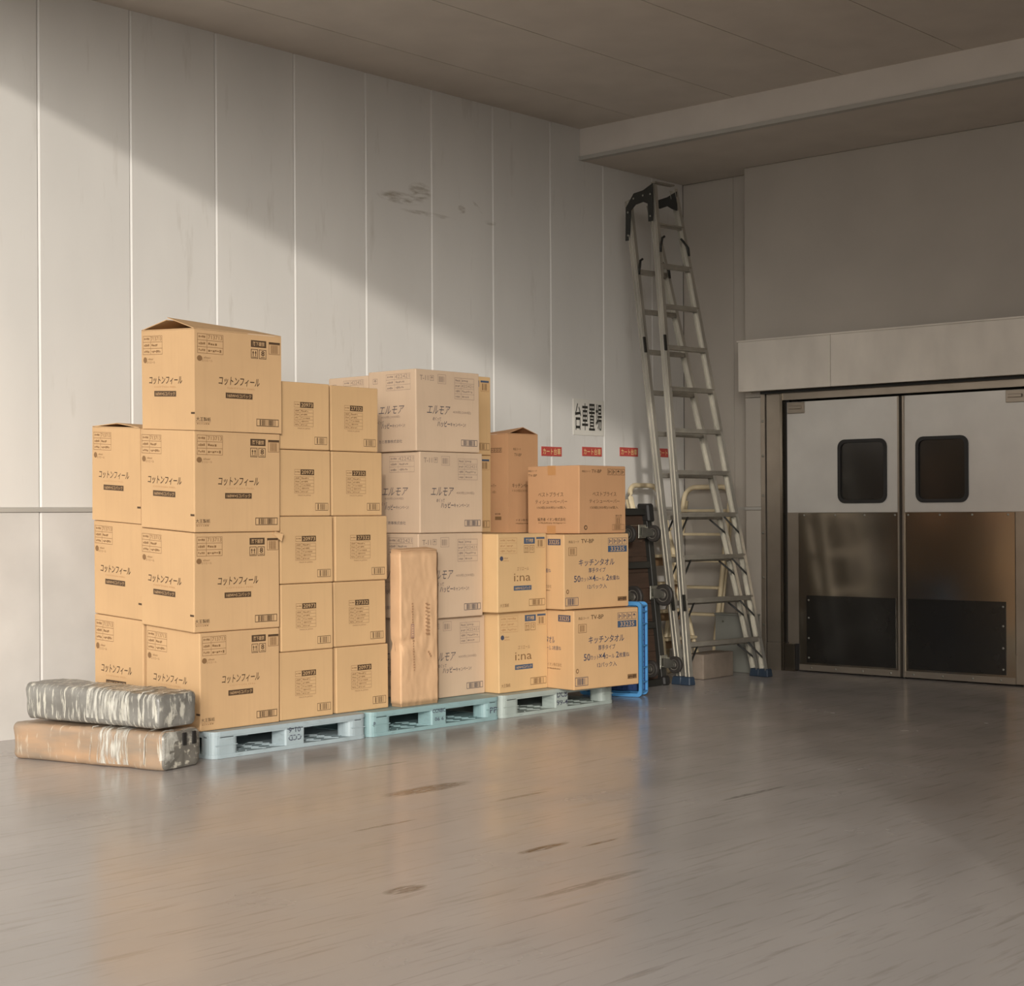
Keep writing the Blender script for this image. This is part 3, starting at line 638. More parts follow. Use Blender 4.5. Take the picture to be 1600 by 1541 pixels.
def build_doors():
    XF = 11.36
    def leaf(idx, mir, label):
        Y = (lambda y: y) if not mir else (lambda y: 2 * 6.224 - y)
        r = empty('door_%d' % idx, (XF, Y(6.73), 0)); tag(r, label, kind='structure')
        o = r.location
        def bx(name, x0, x1, y0, y1, z0, z1, m, bev=0.0, par=None):
            b = MB(); b.box((x0 - o.x, Y(y0) - o.y, z0), (x1 - o.x, Y(y1) - o.y, z1), 0, bev); return b.build(name, m, par or r)
        # upper sheet with a window hole: built as a ring plus side pieces
        g = lambda a, b, h: (h - o.x, Y(a) - o.y, b)
        inner = rrect(6.36, 1.345, 6.76, 1.815, .05); outer = []
        for (a, b) in inner:  # project outward onto the sheet outline
            outer.append((a, b))
        up_ = MB()
        sheet = [(6.238, 1.262), (7.236, 1.262), (7.236, 2.142), (6.238, 2.142)]
        def onsheet(a, b):
            ca, cb = 6.56, 1.58; da, db = a - ca, b - cb; k = 1e9
            if da: k = min(k, ((7.236 if da > 0 else 6.238) - ca) / da)
            if db: k = min(k, ((2.142 if db > 0 else 1.262) - cb) / db)
            return (ca + da * k, cb + db * k)
        ou = [onsheet(a, b) for a, b in inner]
        # snap nearest points to the sheet's corners
        for cnr in sheet:
            i = min(range(len(ou)), key=lambda k: (ou[k][0] - cnr[0]) ** 2 + (ou[k][1] - cnr[1]) ** 2); ou[i] = cnr
        up_.ring(ou, inner, XF, XF + .045, g); up_.build('upper_sheet', 'doorw', r)
        gk = MB(); gk.ring(rrect(6.346, 1.332, 6.772, 1.828, .062), rrect(6.372, 1.358, 6.746, 1.802, .045), XF - .012, XF + .02, g); gs = gk.build('window_gasket', 'rubber', r)
        pn = MB(); pn.prism(rrect(6.362, 1.348, 6.756, 1.812, .048), XF + .004, XF + .012, g); pn.build('window_pane', 'glass', r)
        bx('back_core', XF + .012, XF + .045, 6.238, 7.236, .012, 1.262, 'steel_d')
        bx('edge_strip', XF - .002, XF + .012, 7.135, 7.236, .23, 1.260, 'steel_d')
        lp = bx('stainless_plate', XF - .004, XF + .012, 6.246, 7.132, .012, 1.258, 'steel', .001)
        kp = bx('kick_plate', XF - .010, XF - .004, 6.275, 7.06, .075, .607, 'kick', .001)
        bx('edge_trim', XF - .014, XF + .03, 6.236, 6.252, .012, 2.142, 'steel_d', .001)
        bx('bottom_trim', XF - .010, XF + .0, 6.25, 7.132, .012, .06, 'steel_d', .001)
        hp = bx('hinge_plate', XF - .016, XF, 7.07, 7.225, 2.05, 2.14, 'steel_d', .003)
        bx('hinge_knuckle', XF - .030, XF - .016, 7.09, 7.20, 2.085, 2.11, 'steel_d', .003, r)
        sc = MB(); sc.lathe((0, 0, 0), (-1, 0, 0), [(0, .009), (.003, .008), (.005, .003)], 8); sp = sc.build('screw', 'zinc', r, (XF - .010 - o.x, Y(7.04) - o.y, .57))
        pts = [(7.04, .43), (7.04, .27), (7.04, .115)] + [(y, .036) for y in (7.02, 6.80, 6.56, 6.32)]
        for y, z in pts: share('screw', sp, r, (XF - .010 - o.x, Y(y) - o.y, z))
        for y in (7.08, 6.80, 6.54, 6.28): share('screw', sp, r, (XF - .004 - o.x, Y(y) - o.y, 1.24))
        return r
    leaf(1, False, 'left leaf of the stainless swing door with a dark window')
    leaf(2, True, 'right leaf of the stainless swing door, cut by the frame')
    m = MB(); m.box((11.385, 6.214, 0), (11.40, 6.236, 2.14)); 
    gp = m.build('trim_5', 'rubber'); tag(gp, 'dark rubber seal between the door leaves', kind='structure')
    # left jamb
    j = empty('trim_6', (11.36, 7.36, 0)); tag(j, 'stainless door jamb left of the swing doors', kind='structure')
    def jb(name, x0, x1, y0, y1, z0, z1, mm, bev=.002):
        b = MB(); b.box((x0 - 11.36, y0 - 7.36, z0), (x1 - 11.36, y1 - 7.36, z1), 0, bev); return b.build(name, mm, j)
    jb('outer_flange', 11.345, 11.372, 7.437, 7.478, 0, 2.235, 'steel_d'); jb('groove', 11.366, 11.372, 7.425, 7.437, 0, 2.235, 'rubber', 0)
    jb('channel', 11.352, 11.40, 7.288, 7.426, .225, 2.235, 'steel_d'); jb('nosing', 11.33, 11.40, 7.262, 7.286, 0, 2.235, 'steel')
    jb('channel_base', 11.345, 11.40, 7.288, 7.426, 0, .222, 'steel_d')
    jb('seal', 11.385, 11.42, 7.232, 7.262, 0, 2.2, 'rubber', 0)
    jb('pivot_box', 11.335, 11.39, 7.165, 7.258, 0, .218, 'steel'); jb('pivot_gap', 11.348, 11.36, 7.128, 7.163, .012, .22, 'rubber', 0)
    b0 = MB(); b0.lathe((0, 0, 0), (-1, 0, 0), [(0, .012), (.004, .011), (.006, .004)], 10); s0 = b0.build('screw', 'zinc', j, (-.015, .098, 1.72))
    for z in (1.40, 1.10, .74, .36, 2.0): share('screw', s0, j, (-.015, .098, z))
    j2 = empty('trim_7', (11.36, 5.12, 0)); tag(j2, 'stainless door jamb on the right', kind='structure')
    b = MB(); b.box((-.03, -.04, 0), (.04, .06, 2.235), 0, .002); b.build('nosing', 'steel', j2)
    b = MB(); b.box((.0, -.25, 0), (.04, -.04, 2.235), 0, .002); b.build('channel', 'steel_d', j2)
    # header cover over the doors
    h = empty('trim_8', (11.2, 6.2, 2.235)); tag(h, 'beige metal header cover above the swing doors', kind='structure')
    MT['header'] = mat('beige_header_sheet', (220, 212, 200), 0.5, 0.2, var=0.07, scale=3, stretch=(1, 1, .5))
    for y0, y1 in ((6.742, 7.593), (4.75, 6.739)):
        b = MB(); b.box((0, y0 - 6.2, 0), (.02, y1 - 6.2, .40), 0, .002); b.build('cover_sheet', 'header', h)
    b = MB(); b.box((-.01, 4.75 - 6.2, .40), (.17, 7.60 - 6.2, .412)); b.build('top_lip', 'header', h)
    b = MB(); b.box((.02, 7.573 - 6.2, 0), (.17, 7.593 - 6.2, .40)); b.build('end_cap', 'header', h)
    b = MB(); b.box((.025, 4.75 - 6.2, .0), (.06, 7.57 - 6.2, .02)); b.build('track_lip', 'steel_d', h)
    b = MB(); b.box((.10, 4.75 - 6.2, -.02), (.17, 7.45 - 6.2, .0)); b.build('track', 'black_metal', h)
    b = MB(); b.box((.135, 5.1 - 6.2, -.075), (.17, 7.28 - 6.2, -.02)); b.build('door_head', 'steel_d', h)

# ------------------------------------------------------------------ pallets
def pallet(label, x0, x1, cm, y0, marks, sp):
    L = x1 - x0; D = 1.1; hgt = P
    r = empty('plastic_pallet', (x0, y0, 0)); tag(r, label, 'pallet', 'plastic pallets in a row')
    f = lambda a, b, h: (a, b, h)
    b = MB(); b.prism(rrect(0, 0, L, D, .05), hgt - .024, hgt - .001, f); b.build('deck', cm, r)
    b = MB(); b.prism(rrect(.004, .004, L - .004, D - .004, .048), hgt - .034, hgt - .024, f); b.build('deck_rim', cm, r)
    b = MB(); b.prism(rrect(0, 0, L, D, .05), 0.001, .022, f); bot = b.build('bottom_deck', cm, r)
    # ribs on the bottom deck, seen through the fork openings
    rb = MB(); rb.box((-.045, -.004, .0), (.045, .004, .003)); rib = None
    a0, a1, c0, c1, d0 = sp
    xs = [(a1 + .03 + (c0 - a1 - .06) * k / 4) for k in range(5)] + [(c1 + .03 + (d0 - c1 - .06) * k / 4) for k in range(5)]
    for yy in (.05, .11, .17, .23):
        for k, xx in enumerate(xs):
            if rib is None: rib = rb.build('rib', cm, r, (xx, yy, .022), .6)
            else: share('rib', rib, r, (xx, yy, .022), (0, 0, .6 if k % 2 else -.6))
    blocks = []
    for (y_a, y_b) in ((.004, .125), (.49, .61), (.975, 1.096)):
        for q, (x_a, x_b) in enumerate(((.004, a1), (c0, c1), (d0, L - .004))):
            m = MB()
            if y_a < .1 or y_a > .9:
                rad = .045 if q != 1 else .012
                m.prism(rrect(x_a, y_a, x_b, y_b, rad), .02, hgt - .03, f, smooth=False)
            else: m.box((x_a, y_a, .02), (x_b, y_b, hgt - .03))
            blocks.append(m.build('block', cm, r))
            if y_a < .1:
                m = MB(); m.box((x_a + .02, .0, .066), (x_b - .02, .006, .070)); m.build('mould_line', cm, r)
    pr = Print()
    for (t, u0, u1, z0, z1, rot, mm) in marks: pr.text(t, u0, -z1, u1, -z0, mm, .01, rot=rot)
    if marks: pr.emit(lambda u, v, off: Vector((u, .004 - off - .001, -v)), 'lettering', r)
    return r

def build_pallets():
    pallet('pale blue grey plastic pallet under the tallest stack, left of three', 5.362, 6.462, 'palA', 6.90,
           [('01-6', .515, .60, .088, .116, 180, 'navy'), ('CCD', .515, .605, .045, .075, 180, 'navy')], (0, .185, .494, .632, .955))
    pallet('teal plastic pallet in the middle under the paper parcel', 6.476, 7.582, 'palB', 6.90,
           [('CCNBC', .505, .615, .092, .114, 0, 'navy'), ('06 6', .525, .60, .044, .064, 0, 'navy'), ('PP', 1.005, 1.07, .045, .080, 0, 'navy'), ('P', .03, .045, .06, .085, 0, 'navy')], (0, .18, .50, .627, .957))
    pallet('pale grey green plastic pallet, rightmost, beside the blue crate', 7.592, 8.716, 'palC', 6.905,
           [('DCB', .53, .63, .085, .125, 0, 'navy'), ('99-4', .525, .635, .035, .070, 0, 'navy')], (0, .178, .515, .645, .985))

# ------------------------------------------------------------------ parcel, bundles, crate
def build_parcel():
    r = empty('paper_parcel', (6.925, 6.985, P)); tag(r, 'tall upright parcel in creased kraft paper on the middle pallet', 'parcel')
    w, d, h = .318, .082, .915
    bm = bmesh.new(); bmesh.ops.create_cube(bm, size=1)
    bmesh.ops.bevel(bm, geom=list(bm.edges), offset=.02, segments=2, affect='EDGES')
    bmesh.ops.subdivide_edges(bm, edges=[e for e in bm.edges if e.calc_length() > .3], cuts=34, use_grid_fill=True)
    for v in bm.verts:
        x, y, z = v.co.x * w, v.co.y * d, (v.co.z + .5) * h
        n = noise.noise(Vector((x * 9, y * 9 + 3, z * 7))) * .006 + (abs(noise.noise(Vector((x * 17 + z * 6, y * 9, z * 13 - x * 9)))) - .2) * .010 * (.5 + .5 * math.exp(-((z - .4) / .25) ** 2))
        # fold across the lower third of the left edge
        fold = math.exp(-((z - .36 - .25 * (x + .16)) / .022) ** 2) * max(0, -x + .03) * .14 + math.exp(-((z - .82 + .2 * x) / .03) ** 2) * .004
        y += n + fold * (1 if v.co.y < 0 else 0); x += n * .6 + (fold * .6 if x < -.14 else 0)
        y += .012 * z / h; x += .010 * z / h - .005
        v.co = (x, y, max(z, .001))
    for fc in bm.faces: fc.smooth = True
    m = MB(); m.bm.free(); m.bm = bm; body = m.build('wrapping', 'kraft', r)
    fl = MB(); fl.hexa([(-.155, -.030, h - .004), (.155, -.032, h - .004), (.15, .05, h + .000), (-.15, .05, h + .000), (-.155, -.030, h), (.155, -.032, h), (.14, .048, h + .014), (-.14, .048, h + .006)]); fl.build('folded_end', 'kraft', r)
    MT['kraft_ink'] = mat('faded_print', (166, 128, 94), .7, var=0); MT['plum'] = mat('plum_stamp', (158, 122, 106), .7, var=0)
    p = Print()
    for a, b in ((.28, .42), (.46, .50)): p.dashes(.60 + a * 0, .0, .0, .0, 'kraft_ink', n=3) if False else None
    rg = random.Random(5)
    for k in range(26):
        v = .34 + .017 * k
        if 8 <= k <= 12: continue
        p.rect(.27 + rg.uniform(0, .01) + .0016 * k, v, .30 + rg.uniform(0, .02) + .0016 * k, v + .010, 'kraft_ink')
    p.rect(.25, .475, .335, .565, 'plum'); p.rect(.265, .483, .32, .557, 'kraft', 1)
    for k in range(5): p.rect(.28, .487 + k * .015, .312, .495 + k * .015, 'plum', 2)
    for k in range(9):
        v = .345 + .024 * k; p.rect(.64, v, .68 + rg.uniform(0, .08), v + .006, 'kraft_ink'); p.rect(.66 + rg.uniform(0, .05), v + .008, .76, v + .015, 'kraft_ink')
    for k in range(3): p.rect(.70 + .03 * k, .655 + .014 * k, .74 + .03 * k, .668 + .014 * k, 'kraft_ink')
    p.emit(lambda u, v, off: Vector((-.155 + .31 * u + .010 * (1 - v) - .005, -d / 2 - .0065 - off + .012 * (1 - v), h * (1 - v))), 'lettering', r)

def build_bundles():
    def bundle(name, label, fl, yaw, w, L, z0, hgt, mats_, top_tilt, seed, end_mat, bands):
        r = empty(name, (fl[0], fl[1], z0), yaw); tag(r, label, 'bundle', 'wrapped bundles on the floor')
        bm = bmesh.new(); rings = []
        prof = rrect(0, 0, w, hgt, .032, 4); dense = []
        for i, p in enumerate(prof):
            q = prof[(i + 1) % len(prof)]; n_ = max(1, int(math.hypot(q[0] - p[0], q[1] - p[1]) / .02))
            dense += [(p[0] + (q[0] - p[0]) * k / n_, p[1] + (q[1] - p[1]) * k / n_) for k in range(n_)]
        ysn = [0, .004, .012, .025] + [.05 + (L - .1) * k / 40 for k in range(41)] + [L - .025, L - .012, L - .004, L]
        for y in ysn:
            e_ = min(y, L - y); sh = 1 - .10 * max(0, 1 - e_ / .025) ** 2
            for_ring = []
            for (x, z) in dense:
                x2 = w / 2 + (x - w / 2) * sh; z2 = hgt / 2 + (z - hgt / 2) * sh
                n = noise.noise(Vector((x2 * 8 + seed, y * 6, z2 * 9))) * .010 + (abs(noise.noise(Vector((x2 * 16, y * 14 + seed, z2 * 9)))) - .25) * .010
                x2 += n * (1 if x2 > w / 2 else -1); zz = z2 + n * .5 * (1 if z2 > .04 else 0) + top_tilt * y * (z2 / hgt)
                for_ring.append(bm.verts.new((x2, y + n * .5, max(zz, .001))))
            rings.append(for_ring)
        for r0, r1 in zip(rings, rings[1:]):
            for k in range(len(dense)): bm.faces.new((r0[k], r0[(k + 1) % len(dense)], r1[(k + 1) % len(dense)], r1[k]))
        # end caps: shrinking rings towards the middle, crumpled
        for ring, sg in ((rings[0], 1), (rings[-1], -1)):
            prev = ring; c = sum((v.co for v in ring), Vector()) / len(ring)
            for t_ in (.75, .5, .25):
                cur = []
                for v in ring:
                    p_ = c + (v.co - c) * t_; p_.y += sg * (-.006 * (1 - t_) + .010 * abs(noise.noise(Vector((p_.x * 30 + seed, t_ * 2, p_.z * 12)))))
                    cur.append(bm.verts.new(p_))
                for k in range(len(ring)): bm.faces.new((prev[k], prev[(k + 1) % len(ring)], cur[(k + 1) % len(ring)], cur[k]))
                prev = cur
            bm.faces.new(prev)
        for fc in bm.faces:
            fc.smooth = True
            if fc.calc_center_median().y < .010: fc.material_index = 1
        bmesh.ops.recalc_face_normals(bm, faces=list(bm.faces))
        m = MB(); m.bm.free(); m.bm = bm; m_obj = m.build('sheet_stack', [mats_, end_mat], r)
        src = m_obj.data; rg = random.Random(seed)
        for (ya, yb, lo) in bands:
            t = bmesh.new(); t.from_mesh(src); t.normal_update()
            kill = [f for f in t.faces if not (ya < f.calc_center_median().y < yb) or f.calc_center_median().z < lo]
            nr = {v.index: v.normal.copy() for v in t.verts}
            bmesh.ops.delete(t, geom=kill, context='FACES'); t.verts.ensure_lookup_table()
            for v in t.verts: v.co += v.normal * (.003 + .003 * abs(noise.noise(v.co * 30)))
            q = MB(); q.bm.free(); q.bm = t
            for f in t.faces: f.material_index = 0
            q.build('film_band', 'film', r, recalc=False)
        for k in range(4):
            y = rg.uniform(.10, .55); sl = rg.uniform(-.08, .08); pts = []
            for a, bz in ((-.005, .03), (-.007, hgt * .45), (-.005, hgt - .035), (.022, hgt + .003), (w * .5, hgt + .006 + top_tilt * y)):
                pts.append((a + rg.uniform(-.004, .001), y + sl * bz * 2 + rg.uniform(-.01, .01), bz + (top_tilt * y if bz > .1 else 0)))
            q = MB(); q.tube(pts, rg.uniform(.0022, .0035), 5); q.build('film_strand', 'film', r)
        return r
    bundle('wrapped_bundle', 'lower bundle of tan sheets in plastic film on the floor', (4.955, 6.765), math.radians(13), .285, 1.02, 0, .192, 'wrapt', 0, 11, 'wrape', [(.24, .42, .02), (.0, .035, .05)])
    b = bundle('wrapped_bundle', 'upper bundle of grey sheets in plastic film, on another bundle', (4.945, 6.79), math.radians(10), .275, .95, .206, .172, 'wrapg', .02, 5, 'wrapg', [(.20, .50, .03), (.02, .08, .06)])
    r = bpy.data.objects['wrapped_bundle']
    for k, u in enumerate((.15, .225)):
        q = MB(); q.box((u - .012, -.012, .115), (u + .012, -.004, .178)); q.build('black_tape', 'rubber', r)

def build_crate():
    r = empty('plastic_crate', (9.087, 6.966, 0), math.atan2(.30, .954)); tag(r, 'blue mesh plastic crate standing on end beside the right pallet', 'crate')
    # local: x depth (opening at x=0 facing left), y backwards along its width, z height
    D, W, Hh = .14, .46, .655
    f = lambda a, b, h: (h, a, b)
    m = MB(); m.ring(rrect(0, .002, W, Hh, .03), rrect(.022, .026, W - .022, Hh - .024, .02), 0, .022, f); m.build('rim', 'crate', r)
    m = MB(); m.ring(rrect(0.004, .006, W - .004, Hh - .004, .028), rrect(.022, .026, W - .022, Hh - .024, .02), D - .012, D, f); m.build('bottom_rim', 'crate', r)
    m = MB(); m.ring(rrect(.026, .03, W - .026, Hh - .028, .018), rrect(.030, .034, W - .030, Hh - .032, .016), .022, D - .012, f); m.build('side_wall', 'crate', r)
    k0 = None
    for z in (.035, .10, .20, .35, .50, .585, .625):
        q = MB(); q.box((.02, .004, z - .004), (D - .01, .028, z + .004)); q.build('rib', 'crate', r)
    # woven bottom grid
    g = MB()
    for k in range(11): g.box((D - .03, .03 + k * .039, .03), (D - .022, .036 + k * .039, Hh - .03))
    for k in range(16): g.box((D - .034, .02, .04 + k * .038), (D - .022, W - .02, .046 + k * .038))
    o = g.build('mesh_bottom', 'crate_in', r); o['kind'] = 'stuff'
    q = MB(); q.box((D - .022, .02, .03), (D - .014, W - .02, Hh - .03)); q.build('bottom_sheet', 'crate_in', r)
    for y in (.031,):
        q = MB(); q.box((.03, y, .034), (D - .025, y + .004, Hh - .03)); q.build('inner_wall', 'crate_in', r)

# ------------------------------------------------------------------ ladder, dolly, cream steps, corner items
def build_ladder():
    r = empty('step_ladder', (10.39, 7.15, 0)); tag(r, 'tall folded aluminium stepladder leaning towards the panelled wall', 'ladder')
    o = Vector((10.39, 7.15, 0)); e = Vector((.9945, -.1045, 0)); n = Vector((.1045, .9945, 0))
    Lb = Vector((9.941, 7.194, 0)); Rb = Lb + e * .895; top = Vector((10.453, 7.784, 3.83)); Lt = top - e * .124; Rt = top + e * .133
    def back(p): return p + n * (.085 + (.275 - .085) * p.z / 3.83)
    def lerp(a, b, z): t = z / 3.83; return a + (b - a) * t
    def rail(a, b, cap, side, z0=.045):
        p0 = lerp(a, b, z0); p1 = lerp(a, b, cap)
        if side[1]: p0, p1 = back(p0), back(p1)
        ax = (p1 - p0).normalized(); ln = n - ax * n.dot(ax); ln.normalize()
        s = side[0]
        m = MB()
        m.beam(p0 - o, p1 - o, .058, .004, ln)                       # web seen edge-on
        for q in (-1, 1):
            off = ln * (q * .027) + e * (-s * .014)
            m.beam(p0 - o + off, p1 - o + off, .032, .004, e)        # flanges turned inwards
        m.beam(p0 - o + ln * -.016 + e * (s * .004), p1 - o + ln * -.016 + e * (s * .004), .006, .006, e)
        m.beam(p0 - o + ln * .016 + e * (s * .004), p1 - o + ln * .016 + e * (s * .004), .006, .006, e)
        m.build('rail', 'alu', r)
    rail(Lb, Lt, 3.80, (-1, 0)); rail(Rb, Rt, 3.80, (1, 0)); rail(Lb, Lt, 3.72, (-1, 1)); rail(Rb, Rt, 3.72, (1, 1))
    for k in range(11):
        z = .291 + .3194 * k
        for bk in (0, 1):
            if bk and k > 9: continue
            a = lerp(Lb, Lt, z); b = lerp(Rb, Rt, z)
            if bk: a, b = back(a) + Vector((0, 0, -.02)), back(b) + Vector((0, 0, -.02))
            thin = k == 10
            m = MB(); m.beam(a + e * .012 - o, b - e * .012 - o, .016 if thin else .052, .02 if thin else .034, n, 0, .003)
            m.beam(a + e * .012 - o + n * -.027 + Vector((0, 0, .012)), b - e * .012 - o + n * -.027 + Vector((0, 0, .012)), .006, .012, n)
            m.build('tread', 'alu_d', r)
            if k < 5 and k != 4:
                for sgn, c in ((-1, a), (1, b)):
                    ins = c - e * (sgn * (.16 if sgn > 0 else .11)) + Vector((0, 0, -.016)); low = lerp(Lb if sgn < 0 else Rb, Lt if sgn < 0 else Rt, z - .15)
                    if bk: low = back(low)
                    low2 = lerp(Lb if sgn < 0 else Rb, Lt if sgn < 0 else Rt, z - .20)
                    if bk: low2 = back(low2)
                    q = MB(); q.tube([ins + n * -.02 - o, low - e * (sgn * .012) + n * -.02 - o, low2 - e * (sgn * .010) + n * -.02 - o], .0075, 6); q.build('brace', 'bracket', r)
    for a, b in ((Lb, Lt), (Rb, Rt)):
        for bk in (0, 1):
            p = lerp(a, b, .03)
            if bk: p = back(p)
            m = MB(); q = p - o; m.hexa([(q.x - .04, q.y - .045, 0.001), (q.x + .04, q.y - .045, .001), (q.x + .04, q.y + .045, .001), (q.x - .04, q.y + .045, .001), (q.x - .032, q.y - .038, .062), (q.x + .032, q.y - .038, .062), (q.x + .032, q.y + .038, .062), (q.x - .032, q.y + .038, .062)], 0, .006)
            m.build('rubber_foot', 'foot', r)
    # hinge plates joining the two halves at the top
    for t, s in ((Lt, -1), (Rt, 1)):
        p = lerp(Lb if s < 0 else Rb, t, 3.70) - o + e * (s * .022); q = back(lerp(Lb if s < 0 else Rb, t, 3.62)) - o + e * (s * .022)
        m = MB()
        lo = [(0, -.16), (0, .13), (.10, .09), (.20, .08), (.285, -.02), (.29, -.28), (.245, -.28), (.235, -.05), (.18, -.01), (.10, 0), (.05, -.02), (.045, -.16)]
        if s > 0: lo = [(0, -.05), (0, .10), (.10, .07), (.20, .06), (.235, .02), (.18, -.01), (.10, .0), (.05, -.03)]
        base = lerp(Lb if s < 0 else Rb, t, 3.68) - o + e * (-.020 if s < 0 else -.034) + n * -.02
        m.prism(lo, 0, .007, lambda a, b, h: tuple(base + n * a + Vector((0, 0, b)) + e * (s * h)))
        hb = m.build('hinge_bracket', 'bracket', r)
        bl = MB(); bl.lathe((0, 0, 0), e * s, [(0, .008), (.004, .008), (.006, .003)], 8); bo = bl.build('bolt', 'zinc', r, tuple(base + n * .022 + Vector((0, 0, .05)) + e * (s * .007)))
        for a, b in (((.022, -.12), (.262, -.06), (.262, -.24), (.10, .05), (.20, .04)) if s < 0 else ((.10, .04), (.19, .03))): share('bolt', bo, r, tuple(base + n * a + Vector((0, 0, b)) + e * (s * .007)))
    for z, bk in ((3.40, 0), (3.25, 1)):
        for s in (-1, 1):
            a, b = (Lb, Lt) if s < 0 else (Rb, Rt)
            p = lerp(a, b, z); p2 = lerp(a, b, z - .13)
            if bk: p, p2 = back(p), back(p2)
            m = MB(); m.tube([p - e * (s * .07) + n * -.03 - o, p - e * (s * .045) + n * -.03 - o + Vector((0, 0, -.015)), p2 + Vector((0, 0, .06)) - e * (s * .02) + n * -.03 - o, p2 - e * (s * .012) + n * -.03 - o], .010, 6); m.build('catch', 'bracket', r)
    m = MB(); m.beam(Lt + e * .02 - o, Rt - e * .02 - o, .05, .012, n); m.build('top_plate', 'alu_d', r)
    # sliding leg extensions clamped on the left rails
    for bk in (0, 1):
        for z in (2.62, .66):
            p = lerp(Lb, Lt, z); p2 = lerp(Lb, Lt, z - .12)
            if bk: p, p2 = back(p), back(p2)
            m = MB(); m.beam(p + n * -.032 - e * .01 - o, p2 + n * -.032 - e * .01 - o, .022, .012, e); m.build('rail_clip', 'black_metal', r)

def build_dolly():
    r = empty('platform_dolly', (9.615, 7.33, 0)); tag(r, 'six wheeled wooden platform dolly standing on end beside the ladder', 'dolly')
    # local: x width, z up along the tilted deck, y back; lean applied through a shear
    lean = .15 / 1.33
    def T(x, y, z): return (x, y + lean * z, z)
    w = .25
    def hx(name, x0, x1, y0, y1, z0, z1, m, bev=.003, par=None):
        b = MB(); b.hexa([T(x0, y0, z0), T(x1, y0, z0), T(x1, y1, z0), T(x0, y1, z0), T(x0, y0, z1), T(x1, y0, z1), T(x1, y1, z1), T(x0, y1, z1)], 0, bev); return b.build(name, m, par or r)
    n = 11; zz = [.02 + (1.29 - .02) * k / n for k in range(n + 1)]
    for a, b in zip(zz, zz[1:]): hx('plank', -w + .02, w - .055, .03, .055, a + .0006, b - .0006, 'plank')
    hx('side_rail', w - .06, w, -.005, .06, .0, 1.30, 'black_metal'); hx('side_rail', -w, -w + .05, -.005, .06, .0, 1.30, 'black_metal')
    for z in (.0, .42, .86, 1.25): hx('cross_rail', -w + .05, w - .06, .0, .03, z, z + .05, 'black_metal')
    for s in (-1, 1):
        for z0, z1 in ((1.20, 1.335), (.0, .07)): hx('corner_bumper', s * w - .065, s * w + .012 if s > 0 else s * w + .065, -.03, .075, z0 if z0 else .001, z1, 'rubber', .012)
    for k, (x, z, R) in enumerate(((-.17, 1.13, .062), (.12, 1.13, .062), (-.17, .68, .080), (.19, .68, .080), (-.06, .16, .062), (.23, .17, .062))):
        q = Vector(T(x, -.005, z)); cpt = q + Vector((0, -.105 if R < .07 else -.095, -.015))
        m = MB(); m.box(q + Vector((-.045, -.004, -.05)), q + Vector((.045, .004, .05)), 0, .002); pl = m.build('caster_plate', 'zinc', r)
        f = MB()
        for s in (-1, 1):
            f.prism([(-.006, -.035), (-.006, .035), (-.06, .028), (cpt.y - q.y - .018, .010), (cpt.y - q.y - .018, -.030), (-.05, -.040)], s * .026 - .002, s * .026 + .002, lambda a, b, h: (q.x + h, q.y + a, q.z + b))
        f.cyl((q.x - .03, cpt.y, cpt.z), (q.x + .03, cpt.y, cpt.z), .008, 8); f.box((q.x - .028, q.y - .016, q.z - .03), (q.x + .028, q.y - .004, q.z + .03))
        f.build('caster_fork', 'zinc', pl)
        wv = MB(); wv.lathe((q.x, cpt.y, cpt.z), (1, 0, 0), [(-.017, R * .62), (-.017, R * .9), (-.010, R), (.010, R), (.017, R * .9), (.017, R * .62)], 22); wv.build('wheel', 'tyre', pl)
        hv = MB(); hv.lathe((q.x, cpt.y, cpt.z), (1, 0, 0), [(-.020, R * .16), (-.019, R * .3), (-.014, R * .36), (-.018, R * .62), (.018, R * .62), (.014, R * .36), (.019, R * .3), (.020, R * .16)], 18); hv.build('wheel_hub', 'hub', pl)

